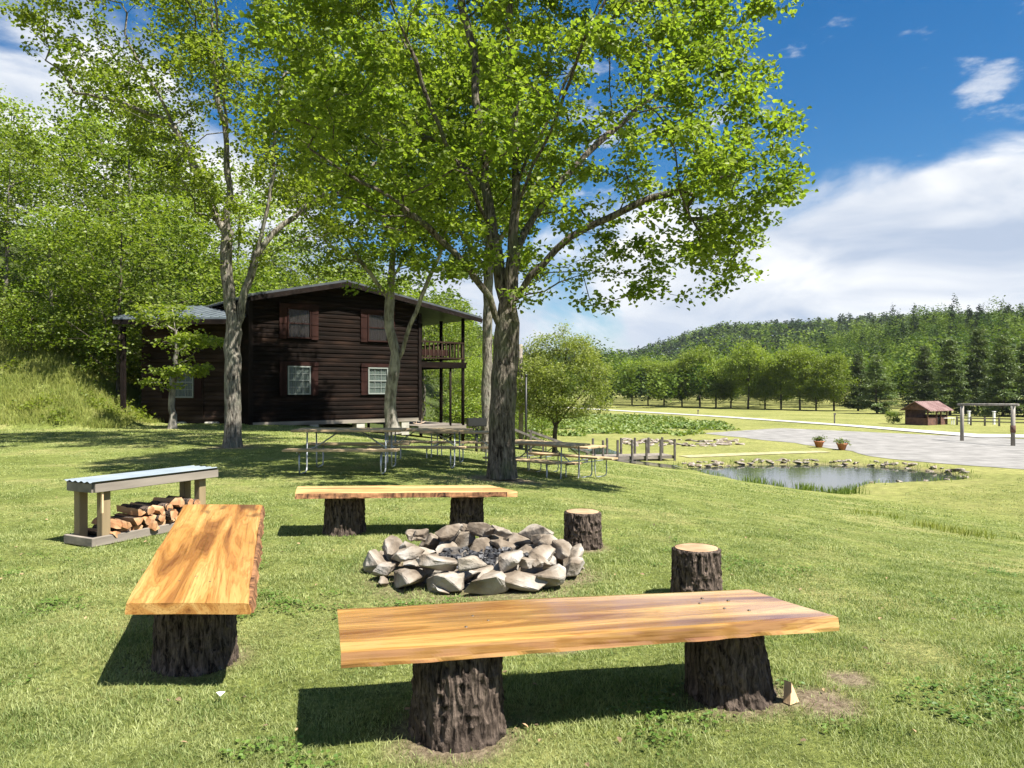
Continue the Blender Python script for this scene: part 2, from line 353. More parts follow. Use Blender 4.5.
M = {}
M['bark_stump'] = bark_mat('bark_stump', (0.010, 0.007, 0.0055), (0.19, 0.145, 0.115), 44, 1.0, 0.02, moss=(0.06, 0.045, 0.036))
M['bark_grey'] = bark_mat('bark_grey', (0.04, 0.033, 0.026), (0.33, 0.30, 0.25), 20, 1.0, 0.04, moss=(0.15, 0.16, 0.12))
M['bark_big'] = bark_mat('bark_big', (0.022, 0.017, 0.013), (0.25, 0.215, 0.175), 24, 1.0, 0.05, moss=(0.10, 0.115, 0.06))
M['bark_dark'] = bark_mat('bark_dark', (0.02, 0.016, 0.012), (0.10, 0.085, 0.065), 9, 0.8, 0.03)
M['bark_pale'] = bark_mat('bark_pale', (0.07, 0.062, 0.05), (0.30, 0.28, 0.24), 9, 0.8, 0.03)
M['slab_a'] = plank_mat('slab_a', (0.54, 0.355, 0.125), (0.43, 0.24, 0.075), (0.22, 0.10, 0.035), 0.15, 1.0, 0.4, (0.3, 0.4, 0))
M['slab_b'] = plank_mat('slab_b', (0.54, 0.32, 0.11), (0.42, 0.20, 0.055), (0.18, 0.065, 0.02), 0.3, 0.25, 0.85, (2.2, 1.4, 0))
M['slab_c'] = plank_mat('slab_c', (0.60, 0.40, 0.18), (0.52, 0.31, 0.12), (0.34, 0.17, 0.07), 0.4, 0.15, 0.5, (5.2, 0.4, 0))
M['cut_wood'] = mat('cut_wood', (0.6, 0.42, 0.24), 0.8, 6, [(0.3, (0.36, 0.22, 0.12)), (0.55, (0.60, 0.43, 0.25)), (0.75, (0.68, 0.52, 0.34))], (60, 0.3, 0.004))
M['split_wood'] = mat('split_wood', (0.4, 0.25, 0.13), 0.85, 5, [(0.3, (0.22, 0.10, 0.045)), (0.5, (0.40, 0.20, 0.09)), (0.72, (0.52, 0.36, 0.22))], (30, 0.5, 0.01), scale3=(0.3, 1, 1))
M['treated'] = mat('treated', (0.35, 0.3, 0.18), 0.85, 4, [(0.3, (0.17, 0.125, 0.065)), (0.7, (0.33, 0.255, 0.145))], (40, 0.4, 0.005), scale3=(1, 1, 0.12))
M['weathered'] = mat('weathered', (0.3, 0.28, 0.25), 0.9, 5, [(0.3, (0.10, 0.085, 0.07)), (0.7, (0.27, 0.235, 0.195))], (40, 0.4, 0.005), scale3=(0.15, 1, 1))
M['tabletop'] = mat('tabletop', (0.4, 0.33, 0.22), 0.85, 4, [(0.3, (0.25, 0.175, 0.095)), (0.7, (0.48, 0.36, 0.21))], (30, 0.4, 0.004), scale3=(0.15, 1, 1), island=0.12)
M['galv'] = mat('galv', (0.55, 0.58, 0.6), 0.42, 9, [(0.3, (0.28, 0.30, 0.31)), (0.7, (0.45, 0.47, 0.48))], metallic=0.6)
M['roof_metal'] = mat('roof_metal', (0.3, 0.36, 0.42), 0.38, 3, [(0.3, (0.26, 0.31, 0.36)), (0.7, (0.38, 0.43, 0.48))], metallic=0.4)
M['screw'] = mat('screw', (0.12, 0.11, 0.10), 0.4, metallic=0.8)
M['rock'] = mat('rock', (0.3, 0.26, 0.22), 0.9, 3.5, [(0.32, (0.05, 0.035, 0.024)), (0.43, (0.15, 0.118, 0.085)), (0.54, (0.25, 0.215, 0.175)), (0.68, (0.37, 0.345, 0.31))], (16, 0.9, 0.02), coord='Object', island=0.0, detail=8)
M['rock_soot'] = mat('rock_soot', (0.1, 0.09, 0.08), 0.95, 5, [(0.35, (0.02, 0.018, 0.016)), (0.65, (0.22, 0.19, 0.16))], (16, 0.9, 0.02))
M['rock_pale'] = mat('rock_pale', (0.5, 0.47, 0.43), 0.9, 4.5, [(0.28, (0.12, 0.09, 0.06)), (0.48, (0.26, 0.225, 0.18)), (0.72, (0.38, 0.355, 0.32))], (18, 0.9, 0.02), detail=8)
M['ash'] = mat('ash', (0.05, 0.045, 0.04), 0.95, 14, [(0.35, (0.02, 0.018, 0.016)), (0.65, (0.13, 0.12, 0.11))], (30, 0.8, 0.02))
M['char'] = mat('char', (0.02, 0.02, 0.022), 0.45, 30, [(0.4, (0.010, 0.010, 0.012)), (0.7, (0.10, 0.10, 0.105))], (40, 0.6, 0.01))
M['paper'] = mat('paper', (0.75, 0.76, 0.72), 0.8)

# ------------------------------------------------------------------ ground
def ground_material():
    m = bpy.data.materials.new('lawn_ground'); m.use_nodes = True; nt = m.node_tree; N = nt.nodes; L = nt.links
    P = N['Principled BSDF']; P.inputs['Roughness'].default_value = 0.95; P.inputs['Specular IOR Level'].default_value = 0.1
    g = N.new('ShaderNodeNewGeometry')
    n1 = N.new('ShaderNodeTexNoise'); n1.inputs['Scale'].default_value = 0.55; n1.inputs['Detail'].default_value = 7; n1.inputs['Roughness'].default_value = 0.62; L.new(g.outputs['Position'], n1.inputs['Vector'])
    n2 = N.new('ShaderNodeTexNoise'); n2.inputs['Scale'].default_value = 24; n2.inputs['Detail'].default_value = 7; n2.inputs['Roughness'].default_value = 0.75; L.new(g.outputs['Position'], n2.inputs['Vector'])
    rp = N.new('ShaderNodeValToRGB'); e = rp.color_ramp.elements
    e[0].position = 0.33; e[0].color = (0.12, 0.15, 0.036, 1); e[1].position = 0.68; e[1].color = (0.31, 0.295, 0.13, 1); x = e.new(0.5); x.color = (0.185, 0.215, 0.065, 1)
    L.new(n1.outputs[0], rp.inputs[0])
    r2 = N.new('ShaderNodeValToRGB'); r2.color_ramp.elements[0].position = 0.36; r2.color_ramp.elements[0].color = (0.40, 0.45, 0.35, 1); r2.color_ramp.elements[1].position = 0.62; r2.color_ramp.elements[1].color = (1.35, 1.3, 1.2, 1); L.new(n2.outputs[0], r2.inputs[0])
    mm = N.new('ShaderNodeMix'); mm.data_type = 'RGBA'; mm.blend_type = 'MULTIPLY'; mm.inputs['Factor'].default_value = 1; L.new(rp.outputs[0], mm.inputs['A']); L.new(r2.outputs[0], mm.inputs['B'])
    n6 = N.new('ShaderNodeTexNoise'); n6.inputs['Scale'].default_value = 3.2; n6.inputs['Detail'].default_value = 6; n6.inputs['Roughness'].default_value = 0.7; L.new(g.outputs['Position'], n6.inputs['Vector'])
    r6 = N.new('ShaderNodeMapRange'); r6.inputs['From Min'].default_value = 0.3; r6.inputs['From Max'].default_value = 0.7; r6.inputs['To Min'].default_value = 0.62; r6.inputs['To Max'].default_value = 1.25; L.new(n6.outputs[0], r6.inputs['Value'])
    # painted ground cover attributes: r = bare soil, g = dry meadow, b = woodland floor
    at = N.new('ShaderNodeAttribute'); at.attribute_name = 'cover'; sp = N.new('ShaderNodeSeparateColor'); L.new(at.outputs['Color'], sp.inputs[0])
    dn = N.new('ShaderNodeValToRGB'); dn.color_ramp.elements[0].color = (0.10, 0.07, 0.045, 1); dn.color_ramp.elements[1].color = (0.34, 0.27, 0.19, 1); dn.color_ramp.elements[0].position = .35; dn.color_ramp.elements[1].position = .68; L.new(n2.outputs[0], dn.inputs[0])
    m1 = N.new('ShaderNodeMix'); m1.data_type = 'RGBA'; L.new(sp.outputs[1], m1.inputs['Factor']); L.new(mm.outputs['Result'], m1.inputs['A'])
    vs = N.new('ShaderNodeVectorMath'); vs.operation = 'SCALE'
    dry = N.new('ShaderNodeValToRGB'); dry.color_ramp.elements[0].color = (0.16, 0.17, 0.05, 1); dry.color_ramp.elements[1].color = (0.27, 0.26, 0.09, 1); dry.color_ramp.elements[0].position = .35; dry.color_ramp.elements[1].position = .65
    n4 = N.new('ShaderNodeTexNoise'); n4.inputs['Scale'].default_value = 0.12; n4.inputs['Detail'].default_value = 9; n4.inputs['Roughness'].default_value = 0.65; L.new(g.outputs['Position'], n4.inputs['Vector']); L.new(n4.outputs[0], dry.inputs[0])
    L.new(dry.outputs[0], m1.inputs['B'])
    L.new(m1.outputs['Result'], vs.inputs[0]); L.new(r6.outputs[0], vs.inputs['Scale'])
    m2 = N.new('ShaderNodeMix'); m2.data_type = 'RGBA'; L.new(sp.outputs[0], m2.inputs['Factor']); L.new(vs.outputs[0], m2.inputs['A']); L.new(dn.outputs[0], m2.inputs['B'])
    m3 = N.new('ShaderNodeMix'); m3.data_type = 'RGBA'; L.new(sp.outputs[2], m3.inputs['Factor']); L.new(m2.outputs['Result'], m3.inputs['A']); m3.inputs['B'].default_value = (0.045, 0.06, 0.018, 1)
    L.new(m3.outputs['Result'], P.inputs['Base Color'])
    b = N.new('ShaderNodeBump'); b.inputs['Strength'].default_value = 0.9; b.inputs['Distance'].default_value = 0.05; L.new(n2.outputs[0], b.inputs['Height']); L.new(b.outputs[0], P.inputs['Normal'])
    return m
M['ground'] = ground_material()
def axis(parts):
    out = []
    for a, b, st in parts: out += list(np.arange(a, b, st))
    out.append(parts[-1][1]); return np.array(out)
def build_ground():
    xs = axis([(-900, -120, 30), (-120, -40, 4), (-40, -6, 0.8), (-6, 6, 0.12), (6, 30, 0.5), (30, 60, 1.5), (60, 160, 5), (160, 1100, 25)])
    ys = axis([(-60, -4, 4), (-4, 1.5, 0.5), (1.5, 9, 0.12), (9, 50, 0.5), (50, 110, 2), (110, 350, 6), (350, 1400, 22)])
    X, Y = np.meshgrid(xs, ys); Z = H(X, Y)
    Z = Z - 0.012 * (1 - sst(np.hypot(X, Y), 6, 12)) * fbm(X * 6, Y * 6, 2)
    nx, ny = len(xs), len(ys)
    v = np.stack([X, Y, Z], -1).reshape(-1, 3)
    i = np.arange((ny - 1) * nx).reshape(ny - 1, nx)[:, :-1].ravel()
    me = mesh_np('ground', v, [np.stack([i, i + 1, i + nx + 1, i + nx], -1)], M['ground'], True)
    d = dirtf(X, Y); s = (X - 2.6) * 0.91 + (Y - 13.9) * 0.42
    pd = poly_dist(X, Y, POND); d = np.maximum(d, 0.75 * sst(-pd, -0.35, 0.2))
    # ditch with rough grass right of the lawn
    dry = 0.75 * sst(s, 13, 18)
    wood = np.maximum(sst(H(X, Y) - 1.2, 0, 1.5) * (1 - 0.85 * sst(np.minimum(-(X + 14.6), Y - 27), 9, 5)), 0)
    wood = np.where((Y > 45) & (X < 2), 1, wood); wood = np.clip(np.where(H(X, Y) > 4, 1, wood), 0, 1)
    c = np.stack([d, dry, wood, np.ones_like(d)], -1).reshape(-1, 4).astype(np.float32)
    a = me.color_attributes.new('cover', 'FLOAT_COLOR', 'POINT'); a.data.foreach_set('color', c.ravel())
    tag(link('ground', me), 'mown lawn falling away to a flat meadow', kind='structure')
build_ground()

def drape(name, poly, mt, lift, step, label, zfun=None):
    """a sheet cut to a polygon, laid on the ground"""
    p = np.array(poly, float); x0, y0 = p.min(0); x1, y1 = p.max(0)
    n = len(poly); edge = []
    for i in range(n):
        a = p[i]; b = p[(i + 1) % n]; k = max(1, int(np.hypot(*(b - a)) / step))
        for j in range(k): edge.append(a + (b - a) * j / k)
    edge = np.array(edge)
    cen = edge.mean(0); w = (fbm(edge[:, 0] * 0.7, edge[:, 1] * 0.7, 31) - 0.5) * min(step, 1.2)
    dirn = (edge - cen) / np.linalg.norm(edge - cen, axis=1)[:, None]; edge = edge + dirn * w[:, None]
    gx, gy = np.meshgrid(np.arange(x0, x1, step), np.arange(y0, y1, step)); gx = gx.ravel(); gy = gy.ravel()
    k = poly_dist(gx, gy, [tuple(q) for q in edge]) < -step * 0.4
    pts = [Vector(q) for q in edge] + [Vector((a, b)) for a, b in zip(gx[k], gy[k])]
    m = len(edge)
    vo, eo, fo, _, _, _ = delaunay_2d_cdt(pts, [(i, (i + 1) % m) for i in range(m)], [list(range(m))], 1, 1e-4)
    V = np.array([(q.x, q.y) for q in vo]); z = (H(V[:, 0], V[:, 1]) + lift) if zfun is None else np.full(len(V), zfun)
    me = bpy.data.meshes.new(name); me.from_pydata([(a, b, c) for (a, b), c in zip(V, z)], [], [tuple(f) for f in fo]); me.materials.append(mt)
    me.update()
    if len(me.polygons) and me.polygons[0].normal.z < 0: me.flip_normals()
    return tag(link(name, me), label, kind='structure')
M['gravel'] = mat('gravel', (0.3, 0.29, 0.27), 0.95, 0.8, [(0.3, (0.13, 0.125, 0.115)), (0.7, (0.25, 0.24, 0.225))], (14, 0.6, 0.03), coord='Object', detail=10)
M['concrete'] = mat('concrete', (0.5, 0.49, 0.46), 0.9, 0.4, [(0.3, (0.32, 0.31, 0.285)), (0.7, (0.42, 0.41, 0.38))], (10, 0.3, 0.01))
M['straw'] = mat('straw', (0.5, 0.42, 0.24), 0.95, 3, [(0.3, (0.22, 0.2, 0.09)), (0.7, (0.38, 0.34, 0.19))], (14, 0.8, 0.03))
drape('gravel_lot', [(17, 66.8), (21, 55), (21.8, 48), (21.4, 44.5), (22.4, 41.2), (26, 37.3), (34, 33.5), (55, 28), (80, 26), (80, 50), (60, 56), (40.5, 59.5), (27.5, 75.5)], M['gravel'], 0.02, 1.5, 'grey gravel parking ground beside the pond')
drape('road', [(15.4, 139), (28, 106), (35.4, 79.5), (38.2, 60.8), (55, 57.4), (82, 51), (82, 54.5), (57, 61.5), (41, 65), (37.6, 80.5), (30.2, 107), (17.8, 140), (5, 175), (2, 174)], M['concrete'], 0.07, 1.2, 'pale narrow road crossing the meadow')
drape('path', [(10.5, 43.4), (15, 45.2), (20.2, 47), (20.0, 48.2), (14.5, 46.6), (10.0, 44.6)], M['straw'], 0.03, 0.5, 'straw coloured path from the bridge to the gravel')
# water
def water_mat():
    m = bpy.data.materials.new('pond_water'); m.use_nodes = True; N = m.node_tree.nodes; L = m.node_tree.links; P = N['Principled BSDF']
    P.inputs['Base Color'].default_value = (0.03, 0.036, 0.03, 1); P.inputs['Roughness'].default_value = 0.02; P.inputs['IOR'].default_value = 1.33
    P.inputs['Specular IOR Level'].default_value = 0.9
    g = N.new('ShaderNodeNewGeometry'); n = N.new('ShaderNodeTexNoise'); n.inputs['Scale'].default_value = 3.5; n.inputs['Detail'].default_value = 5; L.new(g.outputs['Position'], n.inputs['Vector'])
    b = N.new('ShaderNodeBump'); b.inputs['Strength'].default_value = 0.12; b.inputs['Distance'].default_value = 0.02; L.new(n.outputs[0], b.inputs['Height']); L.new(b.outputs[0], P.inputs['Normal']); return m
M['water'] = water_mat()
WZ = FIELD - 0.16
pc = np.mean(POND, axis=0)
drape('pond_water', [(pc[0] + (x - pc[0]) * 1.06, pc[1] + (y - pc[1]) * 1.06) for x, y in POND], M['water'], 0, 1.0, 'small pond with dark still water', WZ)
drape('stream_water', [(3.5, 46), (4.2, 41.6), (5.8, 37.6), (7.6, 36), (9.6, 36.5), (9.2, 38.4), (7.2, 40.4), (7.0, 44), (6.5, 50), (4.0, 52)], M['water'], 0.015, 0.7, 'narrow dark inlet of water under the footbridge')

# ------------------------------------------------------------------ trees
def tube_np(pts, rad, k):
    n = len(pts); t = np.gradient(pts, axis=0); t /= np.linalg.norm(t, axis=1)[:, None] + 1e-9
    ref = np.array([0.31, 0.95, 0.05]) if abs(t[0, 1]) < 0.9 else np.array([1.0, 0, 0])
    a = ref - t * (t @ ref)[:, None]; a /= np.linalg.norm(a, axis=1)[:, None] + 1e-9
    b = np.cross(t, a); th = np.arange(k) * 2 * np.pi / k
    v = pts[:, None] + rad[:, None, None] * (np.cos(th)[None, :, None] * a[:, None] + np.sin(th)[None, :, None] * b[:, None])
    i = np.arange((n - 1) * k).reshape(n - 1, k); j = np.roll(i, -1, axis=1)
    return v.reshape(-1, 3), np.stack([i, j, j + k, i + k], -1).reshape(-1, 4)
def catmull(P, seg):
    P = [np.array(p, float) for p in P]; P = [2 * P[0] - P[1]] + P + [2 * P[-1] - P[-2]]; out = []
    for i in range(1, len(P) - 2):
        n = max(1, int(np.linalg.norm(P[i + 1] - P[i]) / seg))
        for j in range(n):
            t = j / n; a, b, c, d = P[i - 1:i + 3]
            out.append(0.5 * (2 * b + (c - a) * t + (2 * a - 5 * b + 4 * c - d) * t * t + (3 * b - a - 3 * c + d) * t ** 3))
    out.append(P[-2]); return out
def skeleton(rng, limbs, centers, rtwig, rbase, seg=0.35, flare=1.6, wob=0.05, kmax=14, up=1.0):
    pos = []; par = []
    for li, L_ in enumerate(limbs):
        pts = catmull(L_, seg)
        if li == 0: last = -1; st = 0
        else:
            A = np.array(pos); last = int(np.argmin(((A - pts[0]) ** 2).sum(1))); st = 1
        for p in pts[st:]:
            pos.append(p + rng.normal(0, wob * 0.5, 3) * (len(pos) > 3)); par.append(last); last = len(pos) - 1
    zmin = limbs[0][0][2]; ztrunk = min(c[2] for c in centers) if len(centers) else 0
    A0 = np.array(pos)
    order = np.argsort([np.min(((A0 - c) ** 2).sum(1)) for c in centers])
    cap = len(pos) + len(centers) * 14; A = np.zeros((cap, 3)); A[:len(pos)] = pos; n = len(pos)
    zlow = min(ztrunk, zmin + 2.0)
    for ci in order:
        c = centers[ci]; Q = A[:n]; dv = c - Q; dxy = np.hypot(dv[:, 0], dv[:, 1]); d = np.linalg.norm(dv, axis=1)
        cost = d + 1.4 * np.maximum(0, Q[:, 2] - c[2] + 0.25 * dxy) + 6 * (Q[:, 2] < zmin + 0.45 * (ztrunk - zmin))
        q = int(np.argmin(cost)); d0 = d[q]; k = min(13, max(1, int(d0 / seg)))
        pp = A[par[q]] if par[q] >= 0 else A[q] - np.array([0, 0, 1]); td = A[q] - pp; td /= np.linalg.norm(td) + 1e-9
        ctl = A[q] + td * d0 * 0.3 + dv[q] * 0.25 + np.array([0, 0, 0.1 * d0 * up]); last = q
        for j in range(1, k + 1):
            t = j / k; p = (1 - t) ** 2 * A[q] + 2 * t * (1 - t) * ctl + t * t * c
            if j < k: p = p + rng.normal(0, wob, 3)
            A[n] = p; par.append(last); last = n; n += 1
    A = A[:n]; par = np.array(par); cnt = np.zeros(n); kids = [[] for _ in range(n)]
    for i in range(1, n):
        if par[i] >= 0: kids[par[i]].append(i)
    for i in range(n - 1, -1, -1):
        if not kids[i]: cnt[i] = max(cnt[i], 1)
        if par[i] >= 0: cnt[par[i]] += cnt[i]
    ex = math.log(rbase / rtwig) / math.log(max(cnt[0], 2)); rad = rtwig * cnt ** ex
    h = A[:, 2] - zmin; rad *= 1 + (flare - 1) * np.exp(-np.maximum(h, 0) / 0.28) * (np.arange(n) < 12)
    V = []; Fc = []; off = 0
    stack = [(0, -1)]
    while stack:
        s, p = stack.pop(); ch = [p, s] if p >= 0 else [s]; cur = s
        while kids[cur]:
            ks = sorted(kids[cur], key=lambda q: -cnt[q])
            for o in ks[1:]: stack.append((o, cur))
            cur = ks[0]; ch.append(cur)
        if len(ch) < 2: continue
        pts = A[ch]; r = rad[ch].copy()
        if p >= 0: r[0] = r[1]
        r[-1] *= 0.5
        k = int(np.clip(4 + r.max() * 60, 4, kmax))
        v, f = tube_np(pts, r, k); V.append(v); Fc.append(f + off); off += len(v)
    return np.concatenate(V), np.concatenate(Fc), A, cnt, kids
def leaf_cloud(rng, centers, per, spread, size, droop=0.25, flat=0.6, wide=0.42, shape=6, up=0.5):
    n = len(centers) * per; c = np.repeat(centers, per, axis=0)
    sp = spread if np.isscalar(spread) else np.repeat(spread, per)[:, None]
    off = rng.normal(0, 1, (n, 3)) * sp; off[:, 2] *= flat
    p = c + off
    nrm = rng.normal(0, 1, (n, 3)); nrm /= np.linalg.norm(nrm, axis=1)[:, None]; nrm[:, 2] = np.abs(nrm[:, 2]); nrm[:, 2] += up; nrm /= np.linalg.norm(nrm, axis=1)[:, None]
    d = rng.normal(0, 1, (n, 3)); d[:, 2] -= droop; d += off / (np.linalg.norm(off, axis=1)[:, None] + 1e-6) * 0.6
    d -= nrm * (d * nrm).sum(1)[:, None]; d /= np.linalg.norm(d, axis=1)[:, None] + 1e-9; s = np.cross(nrm, d)
    L_ = (size * rng.uniform(0.65, 1.25, n))[:, None]
    if shape == 6:
        prof = [(0, 0, 0), (0.28, wide, 0.10), (0.68, wide * 0.78, 0.07), (1.0, 0, -0.10), (0.68, -wide * 0.78, 0.07), (0.28, -wide, 0.10)]
        F_ = [(0, 1, 2, 3), (0, 3, 4, 5)]
    else:
        prof = [(0, 0, 0), (0.5, wide, 0.08), (1.0, 0, -0.06), (0.5, -wide, 0.08)]; F_ = [(0, 1, 2, 3)]
    v = np.stack([p + L_ * (a * d + b * s + h * nrm) for a, b, h in prof], 1); k = len(prof)
    i = np.arange(n)[:, None] * k
    f = np.concatenate([i + np.array(q)[None] for q in F_])
    return v.reshape(-1, 3), f
def crown_points(rng, ells, n, mind, gap=0.0, gs=1.4, shell=0.45, seed=0):
    """points inside a set of ellipsoids (cx,cy,cz,rx,ry,rz), thinned by noise so that gaps stay"""
    out = []; tries = 0; ells = np.array(ells, float); vol = ells[:, 3] * ells[:, 4] * ells[:, 5]; pr = vol / vol.sum(); cell = {}
    while len(out) < n and tries < n * 60:
        tries += 1
        e = ells[rng.choice(len(ells), p=pr)]; u = rng.normal(0, 1, 3); u /= np.linalg.norm(u); r = rng.uniform(0, 1) ** (1 / 3)
        r = r * (1 - shell) + shell * (1 - (1 - r) ** 2 * 0.6)
        q = u * r; p = e[:3] + q * e[3:6]
        # lumpy outline
        if r > 0.8 and vn(np.array([u[0] * 3 + u[2] * 2 + 9]), np.array([u[1] * 3 + u[2] * 1.3 + 5]), seed + 3)[0] < (r - 0.8) * 3.2: continue
        if gap and vn(np.array([p[0] / gs + p[2] * 0.7 / gs]), np.array([p[1] / gs + p[2] / gs]), seed)[0] < gap: continue
        key = tuple(np.floor(p / mind).astype(int)); 
        if key in cell: continue
        cell[key] = 1; out.append(p)
    return np.array(out)
def make_tree(name, label, cat, base, limbs, ells, nc, rtwig, rbase, bark, leaf, per, spread, size, group=None, seed=1, mind=0.5, gap=0.25, seg=0.35, gs=1.5, droop=0.25, shape=6, wob=0.05, flare=1.6, up=0.5, extra=None, kmax=14, wide=0.42, shell=0.45, flat=0.6, curl=1.0):
    rng = np.random.default_rng(seed)
    C = crown_points(rng, ells, nc, mind, gap, gs, seed=seed, shell=shell)
    if extra is not None: C = np.concatenate([C, np.array(extra, float)])
    v, f, A, cnt, kids = skeleton(rng, limbs, C, rtwig, rbase, seg, flare, wob, kmax, curl)
    t = thing(name, label, cat, base, 0, group)
    link('trunk', mesh_np('trunk', v, [f], bark, True), t)
    tw = A[[i for i in range(len(A)) if cnt[i] <= 2.0 and A[i][2] > C[:, 2].min() - 0.3]]
    pick = tw[rng.integers(0, len(tw), int(len(C) * 1.0))]
    cc = np.concatenate([C, pick])
    lv, lf = leaf_cloud(rng, cc, per, spread, size, droop, flat, wide, shape, up)
    link('crown', mesh_np('crown', lv, [lf], leaf, False), t)
    return t
M['leaf_maple'] = leaf_mat('leaf_maple', (0.095, 0.150, 0.018), (0.235, 0.290, 0.055), 0.58, 0.5, isl=0.05)
M['leaf_light'] = leaf_mat('leaf_light', (0.115, 0.165, 0.022), (0.250, 0.295, 0.055), 0.58, 0.5, isl=0.1)
M['leaf_wood'] = leaf_mat('leaf_wood', (0.065, 0.115, 0.016), (0.220, 0.270, 0.045), 0.45, 0.3, isl=0.35)
M['leaf_row'] = leaf_mat('leaf_row', (0.10, 0.155, 0.022), (0.25, 0.30, 0.05), 0.5, 0.25, isl=0.28)
M['leaf_willow'] = leaf_mat('leaf_willow', (0.14, 0.18, 0.040), (0.26, 0.29, 0.08), 0.45, 0.5, isl=0.1)
M['leaf_dark'] = leaf_mat('leaf_dark', (0.028, 0.055, 0.014), (0.065, 0.10, 0.026), 0.25, 0.3, isl=0.3)
M['needle'] = leaf_mat('needle', (0.060, 0.098, 0.030), (0.135, 0.17, 0.06), 0.25, 0.3, isl=0.3)

def P3(px, py, D, base=(0, 0, 0)):
    return ((px - 512) * D / F - base[0], D - base[1], CH - (py - HZ) * D / F - base[2])
# -- 1 the big tree behind the fire ring
B1 = (-0.18, 13.2, 0.0)
make_tree('maple_tree', 'biggest leafy tree, grey trunk forking upward, standing behind the fire ring', 'tree', B1,
    [[(0, 0, -0.1), (0.0, 0, 0.8), (0.06, 0.02, 2.0), (0.12, 0, 3.0), (0.22, -0.05, 4.2), (0.25, 0.1, 6.5), (0.1, 0.1, 9), (0.2, 0, 11.5)],
     [(0.1, 0, 2.7), (-0.12, 0.1, 4.0), (-0.35, 0.2, 5.6), (-0.6, 0.5, 8), (-1.2, 0.9, 10.5)],
     [(0.16, 0, 3.0), (0.7, -0.2, 3.7), (1.6, -0.5, 4.3), (3.2, -0.8, 4.9), (4.6, -1.0, 5.2)],
     [(0.1, 0, 2.5), (-0.6, -0.6, 3.6), (-1.7, -1.2, 4.5), (-3.0, -1.7, 5.2)],
     [(0.2, 0, 4.0), (1.0, 0.4, 5.2), (2.3, 1.0, 6.6), (3.6, 1.6, 7.8)],
     [(-0.1, 0.1, 4.2), (-0.9, -0.9, 5.6), (-1.7, -1.9, 7.5)],
     [(0.2, 0, 4.6), (0.8, -1.2, 5.7), (1.5, -2.6, 7.2)],
     [(0.24, 0, 5.2), (1.0, -0.2, 6.6), (2.0, -0.5, 8.6)],
     [(-0.2, 0.2, 5.0), (-1.2, 1.0, 6.2), (-2.8, 1.9, 7.2)]],
    [(0.35, 0, 7.6, 4.6, 4.2, 4.6), (2.3, -0.3, 5.4, 3.0, 2.8, 2.5), (2.3, -0.2, 3.9, 2.3, 1.8, 1.3), (-1.6, 0, 6.6, 2.9, 3.2, 2.4), (1.3, 0, 10.5, 3.6, 3.5, 2.5), (3.9, -0.5, 5.2, 1.3, 1.8, 1.5)],
    1150, 0.0045, 0.232, M['bark_big'], M['leaf_maple'], 36, 0.13, 0.086, flare=1.25, seed=11, mind=0.34, gap=0.44, seg=0.3, gs=1.1, droop=0.6, wob=0.04)
# -- 2 the forked tree on the left
B2 = (-7.1, 18.8, 0.0)
make_tree('ash_tree', 'forked grey-barked tree standing alone on the shaded lawn left of the log house', 'tree', B2,
    [[(0, 0, -0.1), (0.02, 0, 1.4), (0.03, 0, 2.9), (-0.1, 0, 4.0), (-0.15, 0, 5.5), (-0.2, 0.2, 7.5), (-0.5, 0, 10), (-0.4, 0.1, 13)],
     [(0.04, 0, 3.0), (0.45, 0, 4.3), (0.85, 0.1, 6.0), (1.1, 0.2, 8.5), (1.5, 0.2, 11)],
     [(-0.1, 0, 4.3), (-1.3, -0.2, 5.5), (-2.6, -0.4, 6.4), (-4.2, -0.6, 7.0)],
     [(-0.15, 0, 5.3), (-1.0, 0, 7.2), (-1.9, 0, 9.0), (-2.9, 0.2, 10.6)],
     [(-0.2, 0.1, 6.6), (0.1, -0.7, 8.5), (0.2, -1.6, 10.6)],
     [(0.6, 0, 5.0), (1.6, 0.6, 6.2), (3.0, 1.2, 7.4)],
     [(-1.4, 0, 8.2), (-2.8, -0.2, 8.7), (-4.2, -0.3, 8.9)]],
    [(-0.6, 0, 9.4, 4.8, 3.8, 4.0), (1.8, -0.2, 8.6, 3.2, 3.0, 3.4), (-3.2, -0.2, 7.9, 2.6, 2.4, 2.0), (0.6, 0, 6.2, 3.0, 2.2, 1.6), (-2.6, 0, 10.6, 2.6, 2.5, 2.4)],
    720, 0.0045, 0.20, M['bark_grey'], M['leaf_light'], 25, 0.15, 0.092, flare=1.35, seed=5, mind=0.4, gap=0.50, seg=0.32, gs=1.3, droop=0.4, wob=0.05)
# -- 3 the middle tree before the house
B3 = (-4.1, 25.6, 0.0)
make_tree('maple_tree', 'slender tree with a bent forked trunk right before the log house front', 'tree', B3,
    [[(0, 0, -0.1), (-0.12, 0, 0.8), (-0.05, 0, 1.7), (0.1, 0, 2.7), (-0.15, 0, 3.6), (-0.1, 0, 5.0), (0.0, 0.2, 7.5), (0.1, 0.3, 10)],
     [(0.1, 0, 2.3), (0.5, -0.1, 3.3), (1.0, -0.3, 4.6), (1.8, -0.5, 6.4), (2.4, -0.6, 8.6)],
     [(-0.1, 0, 4.4), (-1.0, -0.4, 5.8), (-2.0, -0.9, 7.2)],
     [(-0.1, 0, 5.2), (0.9, 0.3, 7.0), (1.5, 0.8, 8.8)]],
    [(-0.2, 0, 9.2, 3.6, 3.0, 3.6), (2.0, -0.4, 7.0, 2.3, 2.0, 1.9), (-2.0, -0.8, 7.4, 2.4, 2.0, 2.2), (0.2, -0.3, 11.5, 4.0, 3.4, 2.8), (-0.6, -0.4, 5.6, 1.6, 1.3, 1.0)],
    800, 0.005, 0.20, M['bark_pale'], M['leaf_maple'], 24, 0.18, 0.115, seed=8, mind=0.5, gap=0.3, seg=0.4, droop=0.5)
